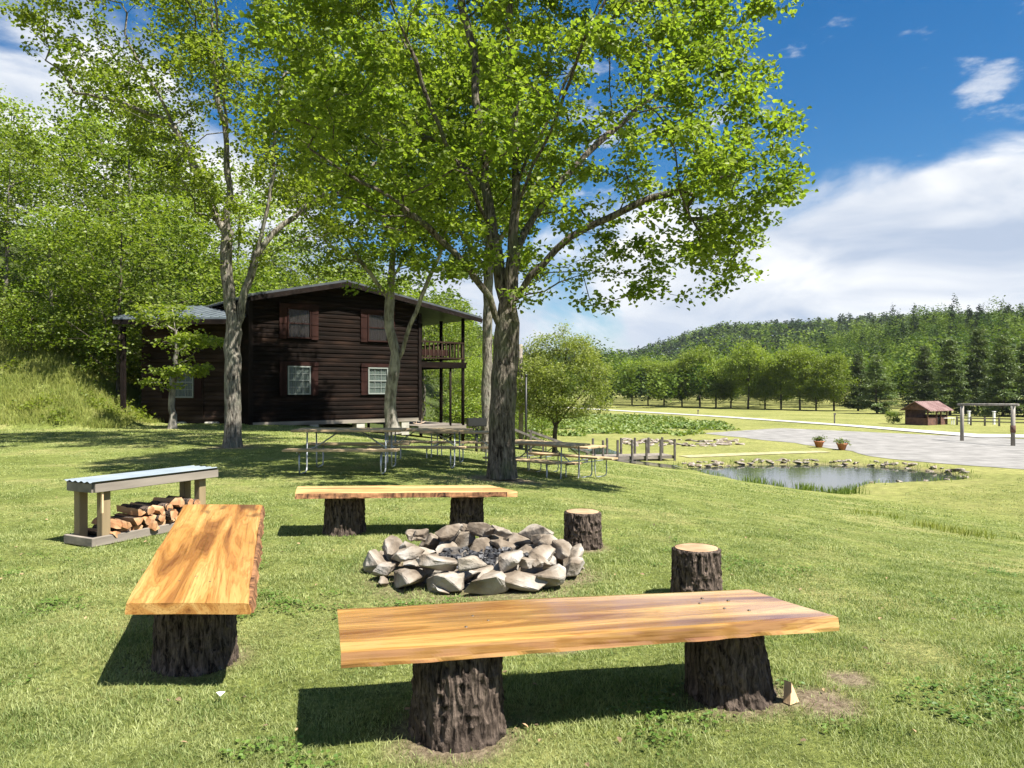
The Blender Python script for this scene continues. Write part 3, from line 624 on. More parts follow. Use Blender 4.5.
# -- 4 the slim tree behind the big one
B4 = (-0.88, 25.5, -0.5)
make_tree('poplar_tree', 'tall slim tree close behind the big forked trunk, beside the porch corner', 'tree', B4,
    [[(0, 0, -0.2), (0.02, 0, 2.0), (0.05, 0, 4.5), (0.1, 0, 7), (0.2, 0.2, 10), (0.1, 0.1, 13.5)],
     [(0.1, 0, 6.6), (1.0, 0.2, 8.0), (2.0, 0.5, 9.6)], [(0.05, 0, 6.0), (-1.0, -0.2, 7.5), (-2.0, -0.3, 9.0)]],
    [(0, 0, 10.6, 3.2, 3.0, 3.6), (-1.6, 0, 8.6, 1.8, 1.6, 1.8)], 380, 0.008, 0.17, M['bark_grey'], M['leaf_maple'], 20, 0.28, 0.16, seed=9, mind=0.55, gap=0.3, seg=0.4, flare=1.3)
# -- 5 small sapling by the house wing
B5 = (-12.4, 27.0, 0.0)
make_tree('dogwood_sapling', 'small layered sapling with a short white trunk before the left wing', 'sapling', B5,
    [[(0, 0, -0.1), (0.05, 0, 0.7), (-0.05, 0, 1.2), (0.1, 0, 2.0), (0.15, 0, 3.2), (0.0, 0, 4.4)]],
    [(0.3, 0, 2.2, 1.1, 0.9, 0.35), (0.7, 0, 3.2, 1.4, 1.0, 0.35), (-0.3, 0, 4.1, 1.1, 0.9, 0.5), (-0.2, 0, 1.7, 0.8, 0.7, 0.25)],
    85, 0.006, 0.11, M['bark_pale'], M['leaf_light'], 15, 0.17, 0.13, seed=4, mind=0.28, gap=0.15, seg=0.2, flat=0.35, flare=2.0)
# -- 6 round willowy tree beyond the tables
zb = Hs(2.2, 38)
RT = make_tree('round_tree', 'round pale green tree with thin dark stem beyond the right picnic tables', 'tree', (2.2, 38, zb),
    [[(0, 0, -0.1), (0.0, 0, 0.9), (0.1, 0, 1.7), (0.3, 0, 2.9), (0.5, 0, 4.6)], [(0.05, 0, 1.3), (0.9, 0.1, 2.4), (1.7, 0.2, 3.4)], [(0.05, 0, 1.4), (-0.7, 0.1, 2.5), (-1.2, 0.2, 3.8)]],
    [(0.35, 0, 3.5, 2.35, 2.2, 2.1), (0.2, 0, 4.4, 1.7, 1.6, 1.5), (1.0, 0, 2.5, 1.7, 1.6, 0.9), (-0.7, 0, 2.9, 1.5, 1.5, 1.2)],
    430, 0.006, 0.10, M['bark_dark'], M['leaf_willow'], 26, 0.2, 0.12, seed=3, mind=0.3, gap=0.12, seg=0.3, wide=0.28, shape=4, shell=0.3)

RT.scale = (1.14, 1.14, 1.1)
# -- tree prototypes for woods, orchard row and pines (mesh data shared by the copies)
def proto_decid(seed, h, r, bark, leaf, nc=170, per=20, size=0.3, spread=0.42, low=0.25, gap=0.2, rb=0.16):
    rng = np.random.default_rng(seed)
    ells = [(0, 0, h * (0.5 + low / 2), r, r, h * (0.5 - low / 2))] + [(r * 0.6 * math.cos(a), r * 0.6 * math.sin(a), h * rng.uniform(low + 0.12, 0.8), r * 0.6, r * 0.6, h * 0.16) for a in rng.uniform(0, 6.28, 4)]
    C = crown_points(rng, ells, nc, r * 0.2, gap, r * 0.4, seed=seed)
    tp = rng.normal(0, 0.04 * h, 2)
    v, f, A, cnt, kids = skeleton(rng, [[(0, 0, -0.4), (tp[0] * .2, 0, h * 0.2), (tp[0] * .5, tp[1] * .5, h * 0.45), (tp[0], tp[1], h * 0.9)]], C, 0.012, rb, h / 22, 1.4, 0.06, 9)
    lv, lf = leaf_cloud(rng, C, per, spread, size, 0.3, 0.55, 0.42, 4, 0.6)
    return mesh_np('trunk', v, [f], bark, True), mesh_np('crown', lv, [lf], leaf, False)
def proto_pine(seed, h, r, bark, leaf, tiers=19, dens=1.3, size=0.5, low=0.06, per=16):
    rng = np.random.default_rng(seed); V = []; Fc = []; off = 0; cs = []
    pts = np.array([(0, 0, -0.4), (0.02 * h * rng.normal(), 0, h * 0.5), (0, 0, h)]); v, f = tube_np(pts, np.array([0.018, 0.012, 0.002]) * h, 7); V.append(v); Fc.append(f); off += len(v)
    for i in range(tiers):
        t = low + (1 - low) * (i + rng.uniform(-.3, .3)) / tiers; z = h * t; L_ = r * (1 - t) ** 0.75 * rng.uniform(0.75, 1.1) + 0.15 * r * (1 - t)
        for k in range(int(rng.integers(5, 8))):
            a = rng.uniform(0, 6.28); l = L_ * rng.uniform(0.7, 1.1); dz = l * rng.uniform(-0.12, 0.18)
            e = np.array([math.cos(a) * l, math.sin(a) * l, z + dz]); m = np.array([math.cos(a) * l * .5, math.sin(a) * l * .5, z + dz * 0.5 + 0.04 * l])
            v, f = tube_np(np.array([(0, 0, z), m, e]), np.array([0.006, 0.004, 0.001]) * h * 0.6, 4); V.append(v); Fc.append(f + off); off += len(v)
            for q in np.linspace(0.3, 1.0, max(2, int(l / (0.38 / dens)))): cs.append(np.array([math.cos(a) * l * q, math.sin(a) * l * q, z + dz * q + 0.03 * l * math.sin(q * 3)]))
    lv, lf = leaf_cloud(rng, np.array(cs), per, 0.02 * h + 0.08, size, 0.1, 0.45, 0.2, 4, 0.8)
    return mesh_np('trunk', np.concatenate(V), [np.concatenate(Fc)], bark, True), mesh_np('crown', lv, [lf], leaf, False)
def plant_tree(name, label, cat, group, meshes, x, y, s, rz, sink=0.0, sz=1.0, z=None):
    t = thing(name, label, cat, (x, y, (Hs(x, y) if z is None else z) - sink), rz, group); t.scale = (s, s, s * sz)
    link('trunk', meshes[0], t); link('crown', meshes[1], t); return t
rnd = random.Random(7)
W_ = [proto_decid(21 + i, 12 + i, 3.6 + 0.25 * i, M['bark_dark'] if i % 2 else M['bark_grey'], M['leaf_wood'], nc=230, per=34, size=0.24, spread=0.42, low=0.12 + 0.08 * (i % 3), gap=0.28) for i in range(5)]
U_ = [proto_decid(41 + i, 4.2, 2.2, M['bark_dark'], M['leaf_wood'], nc=110, per=30, size=0.16, spread=0.28, low=0.02, gap=0.2, rb=0.05) for i in range(3)]
# woods on the left bank
for (x, y, k, s) in [(-20.5, 33, 0, .8), (-17.5, 36.5, 1, .85), (-24, 35, 2, .9), (-27, 31, 3, .8), (-21, 41, 4, .9), (-15.5, 43, 0, .85), (-28, 40, 1, 1.0), (-25, 47, 2, 1), (-34, 37, 3, 1.0), (-19, 50, 4, 1.0), (-33, 47, 0, 1.1), (-13, 50, 1, .9), (-40, 43, 2, 1.1), (-30, 56, 3, 1.15), (-22, 60, 4, 1.1), (-42, 55, 1, 1.2), (-36, 31, 4, 0.9), (-16.6, 31.2, 3, .62)]:
    plant_tree('woodland_tree', 'leafy broadleaved tree in the dense wood climbing the left bank', 'tree', 'trees of the wood on the left bank', W_[k], x, y, s * (0.68 if x / y < -0.62 else 1), rnd.uniform(0, 6.28), 0.1, rnd.uniform(0.9, 1.1))
# trees behind the house
for (x, y, k, s) in [(-12, 52, 0, .75), (-6.5, 54, 2, .72), (-1.5, 56, 3, .55), (-10, 62, 1, .85), (-3, 68, 4, .62), (-17, 58, 2, .9), (2.5, 62, 0, .42), (-2.3, 47, 1, .42), (0.2, 50, 4, .36), (-7, 75, 3, .8), (-16, 74, 0, 1.0), (-3.6, 50, 3, .40)]:
    plant_tree('woodland_tree', 'light green broadleaved tree showing behind and above the log house', 'tree', 'trees behind the log house', W_[k], x, y, s, rnd.uniform(0, 6.28), 0.1)
# shrubs at the foot of the wood
for (x, y, k, s) in [(-18.3, 32.5, 0, .7), (-20.3, 31.3, 1, .6), (-22.5, 32, 2, .75), (-25.2, 30.5, 0, .8), (-17, 34.5, 1, .8), (-16.8, 38, 2, .9), (-19.2, 35.5, 0, 1.0), (-22.8, 37, 1, 1.0), (-28, 33.5, 2, 1), (-15.8, 40, 0, .8), (-2.0, 42.5, 1, .7), (-0.6, 43.5, 2, .6), (-3.4, 44.5, 0, .8), (1.2, 46, 1, .6)]:
    plant_tree('understorey_shrub', 'low bright leafy shrub at the edge of the woods by the house', 'shrub', 'shrubs under the woodland trees', U_[k], x, y, s, rnd.uniform(0, 6.28), 0.05)
# tree row across the meadow
O_ = [proto_decid(61 + i, 10, 4.3, M['bark_dark'], M['leaf_row'], nc=110, per=100, size=0.30, spread=0.62, low=0.16, gap=0.22, rb=0.2) for i in range(3)]
row_px = [(632, 405, .78), (648, 406, .88), (664, 405.5, .8), (682, 406.5, .92), (700, 407, .98), (716, 408, .9), (731, 408, 1.05), (748, 409, 1.0), (765, 409, .95), (781, 409.5, .98), (800, 410, 1.02), (816, 410.5, 1.0), (834, 411, .95)]
ords = ['first', 'second', 'third', 'fourth', 'fifth', 'sixth', 'seventh', 'eighth', 'ninth', 'tenth', 'eleventh', 'twelfth', 'thirteenth']
for i, (px, py, s) in enumerate(row_px):
    D = (CH - FIELD) * F / (py - HZ); x = (px - 512) * D / F
    plant_tree('row_tree', 'rounded green tree, %s from the left in the row along the far meadow edge' % ords[i], 'tree', 'round trees in a row along the meadow', O_[i % 3], x, D, s * D / 150 * (0.94, 0.80, 0.98, 0.84, 0.90)[i % 5], i * 1.3, 0, (1.25, 1.45, 1.15)[i % 3])
# pines right of the row
N_ = [proto_pine(71, 14, 4.2, M['bark_dark'], M['needle']), proto_pine(72, 15, 3.6, M['bark_dark'], M['needle'], tiers=22), proto_pine(73, 13, 4.6, M['bark_dark'], M['needle'], tiers=16)]
lab = ['broad pale pine just right of the round tree row', 'dark narrow pine behind the small shed roof', 'tall pine standing right behind the small shed', 'pine just right of the shed with wide low boughs', 'tall pine behind the post frame and fence', 'spreading pine at the right end of the meadow edge', 'pine cut by the right border of the photo', 'shorter dark pine between the row and the shed']
for i, (px, D, s, k) in enumerate([(877, 118, .74, 2), (924, 124, .76, 1), (950, 112, .84, 0), (978, 118, .92, 1), (1003, 106, .84, 0), (1028, 110, .92, 2), (1052, 104, .9, 0), (858, 132, .70, 1)]):
    plant_tree('pine_tree', lab[i], 'pine', 'pines at the right meadow edge', N_[k], (px - 512) * D / F, D, s, i * 2.1)
# far-off forest as masses: many crowns on the hills, one object each
def forest_mass(name, label, pts, hts, per, mt, seed, pine_frac=0.3, size=1.5, fat=0.30):
    rng = np.random.default_rng(seed); n = len(pts); z0 = H(pts[:, 0], pts[:, 1])
    pine = rng.uniform(0, 1, n) < pine_frac * (0.45 + 1.5 * sst(z0, 8, 22)) * (0.3 + 1.4 * sst(fbm(pts[:, 0] / 30, pts[:, 1] / 30, 12), .4, .6))
    u = rng.normal(0, 1, (n, per, 3)); u /= np.linalg.norm(u, axis=2)[:, :, None]; u *= rng.uniform(0.55, 1.0, (n, per))[:, :, None]
    hh = hts[:, None]; t = (u[:, :, 2] + 1) / 2
    rad = np.where(pine[:, None], fat * 0.85 * hh * np.clip(1.05 - t, 0.05, 1), fat * hh)
    px = pts[:, 0, None] + u[:, :, 0] * rad; py = pts[:, 1, None] + u[:, :, 1] * rad
    pz = z0[:, None] + hh * np.where(pine[:, None], 0.12 + 1.0 * t, 0.18 + 0.82 * t)
    c = np.stack([px, py, pz], -1).reshape(-1, 3)
    lv, lf = leaf_cloud(rng, c, 1, 0.25, size, 0.3, 0.6, 0.42, 4, 0.7)
    mi = np.repeat(pine.astype(int), per)
    me = mesh_np(name, lv, [lf], mats=mt, midx=mi)
    tv = np.repeat(0.7 * rng.uniform(0, 1, n) + 0.3 * fbm(pts[:, 0] / 40, pts[:, 1] / 40, 3), per * 4).astype(np.float32)
    a_ = me.attributes.new('tint', 'FLOAT', 'POINT'); a_.data.foreach_set('value', tv)
    o = link(name, me)
    tag(o, label, 'forest', kind='stuff')
def jit(x0, x1, y0, y1, st, seed, keep):
    rng = np.random.default_rng(seed); X, Y = np.meshgrid(np.arange(x0, x1, st), np.arange(y0, y1, st)); X = X.ravel() + rng.uniform(-.45, .45, X.size) * st; Y = Y.ravel() + rng.uniform(-.45, .45, Y.size) * st
    k = keep(X, Y); return np.stack([X[k], Y[k]], 1)
M['far_leaf'] = leaf_mat('far_leaf', (0.030, 0.065, 0.012), (0.150, 0.200, 0.035), 0.3, 0.06, isl=0, tree_attr=True)
M['far_pine'] = leaf_mat('far_pine', (0.022, 0.042, 0.016), (0.05, 0.072, 0.028), 0.15, 0.06, isl=0, tree_attr=True)
p = jit(10, 330, 138, 345, 6.6, 1, lambda X, Y: (X < Y * 0.85 + 10) & (Y > 150 + 0.0 * X - 0.25 * np.clip(X - 40, 0, 200) * 0.4) & (X > 0.11 * Y))
forest_mass('hill_forest', 'dark mixed forest covering the near hill behind the meadow', p, np.random.default_rng(2).uniform(7, 13, len(p)) + 5 * (np.random.default_rng(8).uniform(0, 1, len(p)) > 0.8), 300, [M['far_leaf'], M['far_pine']], 3, 0.42, 0.75)
p = jit(-140, 560, 470, 900, 12, 4, lambda X, Y: (X < Y * 0.75) & (X > -0.1 * Y))
forest_mass('far_forest', 'pale distant forest on the far ridge', p, np.random.default_rng(5).uniform(12, 18, len(p)), 70, [M['far_leaf'], M['far_pine']], 6, 0.25, 2.2, 0.42)
# band of wood between the house and the hill, behind the round tree
p = jit(-30, 26, 112, 190, 7, 8, lambda X, Y: (Y > 150 - 1.3 * X * (X < 0)) | ((X < 2) & (Y > 118)) & (X < 16))
forest_mass('valley_forest', 'light green wood beyond the meadow behind the round tree', p, np.random.default_rng(9).uniform(7, 11, len(p)), 260, [M['far_leaf'], M['far_pine']], 10, 0.12, 0.75)

# ------------------------------------------------------------------ log house
M['log_dark'] = mat('log_dark', (0.05, 0.03, 0.02), 0.85, 2.5, [(0.3, (0.004, 0.003, 0.002)), (0.55, (0.009, 0.0055, 0.004)), (0.78, (0.032, 0.018, 0.012))], (22, 0.5, 0.01), scale3=(0.25, 0.25, 1))
M['log_brown'] = mat('log_brown', (0.09, 0.055, 0.035), 0.85, 2.5, [(0.3, (0.016, 0.010, 0.007)), (0.55, (0.040, 0.025, 0.018)), (0.75, (0.085, 0.056, 0.042))], (22, 0.5, 0.01), scale3=(0.25, 0.25, 1))
M['trim_dark'] = mat('trim_dark', (0.03, 0.02, 0.015), 0.8, 4, [(0.3, (0.006, 0.0045, 0.004)), (0.7, (0.016, 0.011, 0.009))])
M['roof_house'] = mat('roof_house', (0.16, 0.18, 0.2), 0.45, 2, [(0.3, (0.045, 0.052, 0.06)), (0.7, (0.085, 0.095, 0.105))], metallic=0.2)
M['roof_wing'] = mat('roof_wing', (0.3, 0.34, 0.38), 0.4, 2, [(0.3, (0.09, 0.11, 0.13)), (0.7, (0.19, 0.22, 0.25))], metallic=0.3)
M['shutter'] = mat('shutter', (0.13, 0.05, 0.03), 0.75, 4, [(0.3, (0.014, 0.006, 0.005)), (0.7, (0.032, 0.014, 0.011))], (20, 0.4, 0.006), scale3=(1, 1, 0.2))
M['frame_pale'] = mat('frame_pale', (0.2, 0.22, 0.2), 0.6)
M['curtain'] = mat('curtain', (0.42, 0.5, 0.44), 0.9, 8, [(0.3, (0.14, 0.19, 0.16)), (0.7, (0.25, 0.31, 0.27))], scale3=(1, 1, 0.15))
M['red_curtain'] = mat('red_curtain', (0.022, 0.008, 0.006), 0.9)
def glass():
    m = bpy.data.materials.new('window_glass'); m.use_nodes = True; N = m.node_tree.nodes; L = m.node_tree.links
    P = N['Principled BSDF']; P.inputs['Base Color'].default_value = (0.02, 0.025, 0.022, 1); P.inputs['Roughness'].default_value = 0.05
    t = N.new('ShaderNodeBsdfTransparent'); mx = N.new('ShaderNodeMixShader'); mx.inputs[0].default_value = 0.25
    L.new(t.outputs[0], mx.inputs[1]); L.new(P.outputs[0], mx.inputs[2]); L.new(mx.outputs[0], N['Material Output'].inputs[0]); return m
M['glass'] = glass()
M['pier'] = mat('pier', (0.4, 0.38, 0.34), 0.9, 3, [(0.3, (0.25, 0.235, 0.2)), (0.7, (0.45, 0.43, 0.38))])
PH = Vector((-10.6, 30.0, 0)); ang = math.atan2(0.631, 0.776)
house = thing('log_house', 'dark two storey log house with gabled metal roof and side porch', 'house', (PH.x, PH.y, 0), ang)
# local axes: x along the front gable, -y toward the viewer, y back.  wall 0..7.95, porch to 10.65
EV = 5.2; PK = 6.07; WU = 7.95; PU = 3.98; PO = 10.7; DEP = 12.0
def roofz(u): return EV + (PK - EV) * (1 - abs(u - PU) / PU) if u < PU else PK - (u - PU) * 0.158
def courses(mb, x0, x1, y, z0, ztop, seed, ch=0.19, out=0.05, ny=-1):
    """lap siding as real rounded courses; ztop is a function of x"""
    r = random.Random(seed); z = z0
    while z < max(ztop(x0), ztop(x1), ztop((x0 + x1) / 2)) - 0.02:
        cuts = [x0, x1]
        # shorten the course under a gable
        xs = [x0 + (x1 - x0) * i / 60 for i in range(61)]; ok = [q for q in xs if ztop(q) > z + ch * 0.6]
        if not ok: break
        a, b = min(ok), max(ok); h = ch * r.uniform(0.9, 1.05); d = out * r.uniform(0.8, 1.2)
        ps = [(a, y, z), (a, y + ny * d, z + 0.01), (a, y + ny * d * 0.95, z + h * 0.55), (a, y + ny * d * 0.35, z + h - 0.012), (a, y, z + h)]
        mb.prism(ps, (b - a, r.uniform(-.006, .006), 0)); z += ch
wl = MB(); wl.prism([(0, 0, -0.05), (WU, 0, -0.05), (WU, 0, roofz(WU) - 0.1), (PU, 0, PK - 0.1), (0, 0, EV - 0.1)], (0, DEP, 0))
courses(wl, 0.0, WU, -0.004, -0.02, lambda u: roofz(u) - 0.12, 3)
# the side wall faces the wing side; give it courses too (turned)
wl.build('wall', M['log_dark'], house)
sk = MB(); sk.box((WU / 2, -0.085, 0.02), (WU + 0.1, 0.045, 0.16)); sk.build('sill_board', M['weathered'], house)
for u in (-0.03, WU + 0.03):
    cb = MB(); cb.box((u, -0.09, 2.5), (0.16, 0.06, 5.05)); cb.build('corner_board', M['trim_dark'], house)
for u in (0.6, 2.7, 4.9, 7.2):
    pm = MB(); pm.box((u, 0.12, -0.35), (0.4, 0.4, 0.66)); pm.build('pier', M['pier'], house)
# roof: two slopes with overhang, standing seams
def slope(mb, a, b, y0, y1, th=0.07):
    (ux, uz), (vx, vz) = a, b; d = Vector((vx - ux, 0, vz - uz)).normalized(); n = Vector((-d.z, 0, d.x));
    if n.z < 0: n = -n
    mb.prism([Vector((ux, y0, uz)), Vector((vx, y0, vz)), Vector((vx, y0, vz)) + n * th, Vector((ux, y0, uz)) + n * th], (0, y1 - y0, 0))
    k = int((y1 - y0) / 0.45)
    for i in range(k + 1):
        y = y0 + (y1 - y0 - 0.04) * i / k + 0.02
        mb.bar(Vector((ux, y, uz)) + n * (th + 0.015), Vector((vx, y, vz)) + n * (th + 0.015), 0.03, 0.035)
rf = MB(); slope(rf, (-0.2, roofz(0) - 0.04), (PU, PK + 0.02), -0.6, DEP + 0.5); slope(rf, (PU + 0.004, PK + 0.018), (PO + 0.55, roofz(PO + 0.55)), -0.6, DEP + 0.5)
roof = rf.build('roof', M['roof_house'], house)
fb = MB(); fb.bar((-0.22, -0.63, roofz(0) - 0.14), (PU, -0.63, PK - 0.07), 0.04, 0.2); fb.bar((PU, -0.635, PK - 0.07), (PO + 0.55, -0.635, roofz(PO + 0.55) - 0.1), 0.04, 0.2); fb.build('fascia', M['trim_dark'], house)
def window(parent, u, z0, w, h, y=-0.06, cur='curtain', shut=True, frame=None, bars=True, top=True):
    wf = MB(); fr = 0.055
    for sx in (-1, 1): wf.box((u + sx * (w / 2), y - 0.03, z0 + h / 2), (fr, 0.09, h + fr))
    for zz in (z0, z0 + h): wf.box((u, y - 0.034, zz), (w + fr, 0.1, fr))
    wf.box((u, y - 0.028, z0 + h / 2), (w - fr, 0.06, 0.045))
    f = wf.build('window', frame or M['frame_pale'], parent)
    g = MB(); g.box((u, y - 0.036, z0 + h / 2), (w - fr, 0.008, h - fr)); g.build('pane', M['glass'], f)
    c = MB(); n = 24
    pts = [(u - w / 2 + 0.02 + (w - 0.04) * i / n, y - 0.012 + 0.009 * math.sin(i * 1.9), z0 + 0.02) for i in range(n + 1)]
    c.prism(pts + [(q[0], q[1] + 0.006, q[2]) for q in pts[::-1]], (0, 0, h - 0.04)); c.build('curtain', M[cur], f)
    if bars:
        b = MB()
        for i in range(1, 3): b.box((u - w / 2 + w * i / 3, y - 0.044, z0 + h / 2), (0.018, 0.01, h - fr))
        for q in (0.25, 0.75): b.box((u, y - 0.046, z0 + h * q), (w - fr, 0.01, 0.018))
        b.build('muntins', frame or M['frame_pale'], f)
    if shut:
        for sx in (-1, 1):
            s = MB(); s.box((u + sx * (w / 2 + 0.21), y - 0.03, z0 + h / 2), (0.32, 0.045, h + 0.12))
            for q in range(3): s.box((u + sx * (w / 2 + 0.21), y - 0.058, z0 + h * (0.1 + 0.4 * q)), (0.30, 0.02, 0.07))
            s.build('shutter', M['shutter'], parent)
    if top:
        s = MB(); s.box((u, y - 0.05, z0 + h + 0.12), (w + 0.75, 0.07, 0.16)); s.build('lintel', M['shutter'], parent)
for u, w in ((2.02, 0.95), (5.75, 0.95)):
    window(house, u, 1.25, w, 1.15)
for u in (2.02, 5.75):
    window(house, u, 3.62, 0.98, 1.2, cur='red_curtain', frame=M['shutter'], bars=False)
# porch on the right side
dk = MB()
for i in range(18): dk.box(((WU + PO) / 2 + 0.05, 0.06 + DEP * (i + 0.5) / 18, -0.32), (PO - WU + 0.1, DEP / 18 - 0.02, 0.05))
dk.box((PO - 0.02, DEP / 2 + 0.01, -0.45), (0.06, DEP, 0.2)); dk.box(((WU + PO) / 2, -0.02, -0.45), (PO - WU, 0.05, 0.2)); dk.build('porch_floor', M['weathered'], house)
ud = MB(); ud.box(((WU + PO) / 2 + 0.05, DEP / 2, 2.72), (PO - WU + 0.1, DEP, 0.06)); ud.box(((WU + PO) / 2, -0.03, 2.62), (PO - WU, 0.06, 0.28)); ud.box((PO + 0.03, DEP / 2, 2.62), (0.06, DEP - 0.1, 0.28)); ud.build('balcony_floor', M['log_dark'], house)
for i in range(7):
    y = 0.1 + (DEP - 0.3) * i / 6; s = MB(); s.tube([(PO - 0.1, y, -1.3), (PO - 0.1, y, roofz(PO) - 0.05)], 0.085, 10); s.build('porch_post', M['trim_dark'], house)
s = MB(); s.tube([(WU + 1.9, 0.1, -1.3), (WU + 1.9, 0.1, 2.5)], 0.06, 8); s.build('porch_post', M['trim_dark'], house)
rl = MB(); rl.bar((WU, 0.02, 3.72), (PO - 0.1, 0.02, 3.72), 0.08, 0.08); rl.bar((WU, 0.02, 2.95), (PO - 0.1, 0.02, 2.95), 0.06, 0.08)
for i in range(11): rl.box((WU + 0.15 + (PO - WU - 0.35) * i / 10, 0.02, 3.33), (0.06, 0.04, 0.78))
rl.bar((PO - 0.1, 0.1, 3.72), (PO - 0.1, DEP, 3.72), 0.08, 0.08); rl.bar((PO - 0.1, 0.1, 2.95), (PO - 0.1, DEP, 2.95), 0.06, 0.08)
for i in range(45): rl.box((PO - 0.1, 0.25 + (DEP - 0.4) * i / 44, 3.33), (0.04, 0.06, 0.78))
rl.build('balcony_railing', M['log_brown'], house)
cl = MB(); cl.box(((WU + PO) / 2 - 0.4, 0.05, 3.2), (1.5, 0.05, 0.3)); cl.build('balcony_board', M['shutter'], house)
# left wing, facing the viewer
WG = Vector((-15.6, 31.2, 0.12)); wr = -ang
wing = bpy.data.objects.new('wing', None); 
def wl_pt(x, y, z): return Vector((x, y, z))
MWG = (Matrix.Translation((WG.x, WG.y, WG.z)) @ Matrix.Rotation(R(-1.5), 4, 'Z'))
inv = (Matrix.Translation((PH.x, PH.y, 0)) @ Matrix.Rotation(ang, 4, 'Z')).inverted() @ MWG
def setw(o): o.matrix_basis = inv; return o
ww = MB(); ww.prism([(0, 0, -0.1), (5.0, 0, -0.1), (5.0, 0, 4.2), (0, 0, 4.2)], (0, 7, 0)); courses(ww, 0, 5.0, -0.004, 0.06, lambda u: 2.45, 8, 0.2, 0.055)
courses(ww, 0.0, 5.0, -0.004, 2.62, lambda u: 4.1, 9, 0.2, 0.04); ww.box((2.62, -0.07, 1.2), (0.05, 0.04, 2.3))
W1 = setw(ww.build('wing_wall', M['log_brown'], house))
s = MB(); s.box((2.5, -0.1, 2.53), (5.0, 0.16, 0.08)); setw(s.build('ledge', M['log_brown'], house))
rr_ = MB()
a = [(-0.35, -1.55, 4.12), (4.7, -1.55, 4.12), (4.7, 3.2, 5.1), (-0.35, 3.2, 5.1)]; rr_.prism(a, (0, 0, 0.09))
a = [(-0.35, 3.204, 5.1), (4.7, 3.204, 5.1), (4.7, 7.6, 4.2), (-0.35, 7.6, 4.2)]; rr_.prism(a, (0, 0, 0.09))
for i in range(15): 
    x = -0.33 + 5.0 * i / 14; rr_.bar((x, -1.55, 4.23), (x, 3.2, 5.21), 0.03, 0.03)
setw(rr_.build('wing_roof', M['roof_wing'], house))
s = MB(); s.box((2.17, -1.58, 4.03), (5.04, 0.05, 0.2)); setw(s.build('wing_fascia', M['trim_dark'], house))
s = MB(); s.box((-0.02, -1.4, 1.85), (0.16, 0.16, 4.0), None); setw(s.build('wing_post', M['trim_dark'], house))
nb = len(house.children)
def wing_window(u, w, z0, h, **k):
    before = set(house.children); window(house, u, z0, w, h, -0.07, **k)
    for o in set(house.children) - before: setw(o)
wing_window(1.75, 0.95, 1.0, 1.25, top=False)
wing_window(4.62, 0.6, 1.05, 1.25, top=False, shut=False)
for u in (0.3, 1.6, 3.0, 4.6):
    s = MB(); s.box((u, 0.0, -0.16), (0.6, 0.3, 0.24), None, 0.04); setw(s.build('foundation_stone', M['pier'], house))
bpy.data.objects.remove(wing)

for k_ in ('log_dark', 'log_brown', 'trim_dark', 'shutter'): M[k_].node_tree.nodes['Principled BSDF'].inputs['Specular IOR Level'].default_value = 0.08
# rocking chairs on the porch
def rocking_chair(u, y, rz, label, col):
    P_ = (Matrix.Translation((PH.x, PH.y, 0)) @ Matrix.Rotation(ang, 4, 'Z')) @ Vector((u, y, -0.295))
    t = thing('rocking_chair', label, 'rocking chair', tuple(P_), ang + rz, 'wooden rocking chairs on the porch')
    b = MB(); b.box((0, 0, 0.43), (0.5, 0.48, 0.04), None, 0.01); b.build('seat', col, t)
    b = MB()
    for i in range(5): b.bar((-0.2 + 0.1 * i, 0.22, 0.45), (-0.2 + 0.1 * i, 0.42, 1.12), 0.05, 0.015)
    b.bar((-0.25, 0.43, 1.13), (0.25, 0.43, 1.13), 0.03, 0.1); b.build('backrest', col, t)
    for sx in (-1, 1):
        b = MB(); b.tube([(sx * .24, -0.45, 0.09), (sx * .24, -0.2, 0.03), (sx * .24, 0.1, 0.025), (sx * .24, 0.4, 0.08), (sx * .24, 0.6, 0.16)], 0.022, 6); b.build('rocker', col, t)
        b = MB(); b.bar((sx * .24, -0.2, 0.04), (sx * .24, -0.22, 0.66), 0.035); b.build('leg', col, t)
        b = MB(); b.bar((sx * .24, 0.2, 0.04), (sx * .24, 0.3, 0.72), 0.035); b.build('leg', col, t)
        b = MB(); b.bar((sx * .26, -0.3, 0.67), (sx * .26, 0.33, 0.67), 0.07, 0.025); b.build('armrest', col, t)
M['rocker_wood'] = mat('rocker_wood', (0.4, 0.3, 0.22), 0.7, 5, [(0.3, (0.28, 0.2, 0.14)), (0.7, (0.45, 0.35, 0.26))])
rocking_chair(8.75, 1.6, R(-70), 'pale wooden rocking chair on the porch, the one nearer the front', M['rocker_wood'])
rocking_chair(8.8, 3.4, R(-70), 'pale wooden rocking chair deeper inside the porch behind the first', M['rocker_wood'])
M['black_metal'] = mat('black_metal', (0.015, 0.015, 0.016), 0.5)
# black barbecue on a post by the porch
t = thing('charcoal_grill', 'black box grill on a post by the porch corner', 'grill', (-1.2, 25.0, Hs(-1.2, 25)), R(12))
s = MB(); s.tube([(0, 0, -.1), (0, 0, 0.75)], 0.05, 10); s.build('post', M['black_metal'], t)
s = MB(); s.box((0, 0, 0.88), (0.62, 0.45, 0.05), None, 0.01)
for sy in (-1, 1): s.box((0, sy * 0.21, 1.0), (0.62, 0.03, 0.26))
for sx in (-1, 1): s.box((sx * 0.30, 0, 1.0), (0.03, 0.39, 0.26))
s.build('firebox', M['black_metal'], t)
s = MB()
for i in range(9): s.bar((-0.27 + 0.0675 * i, -0.19, 1.1), (-0.27 + 0.0675 * i, 0.19, 1.1), 0.012)
s.build('grate', M['black_metal'], t)

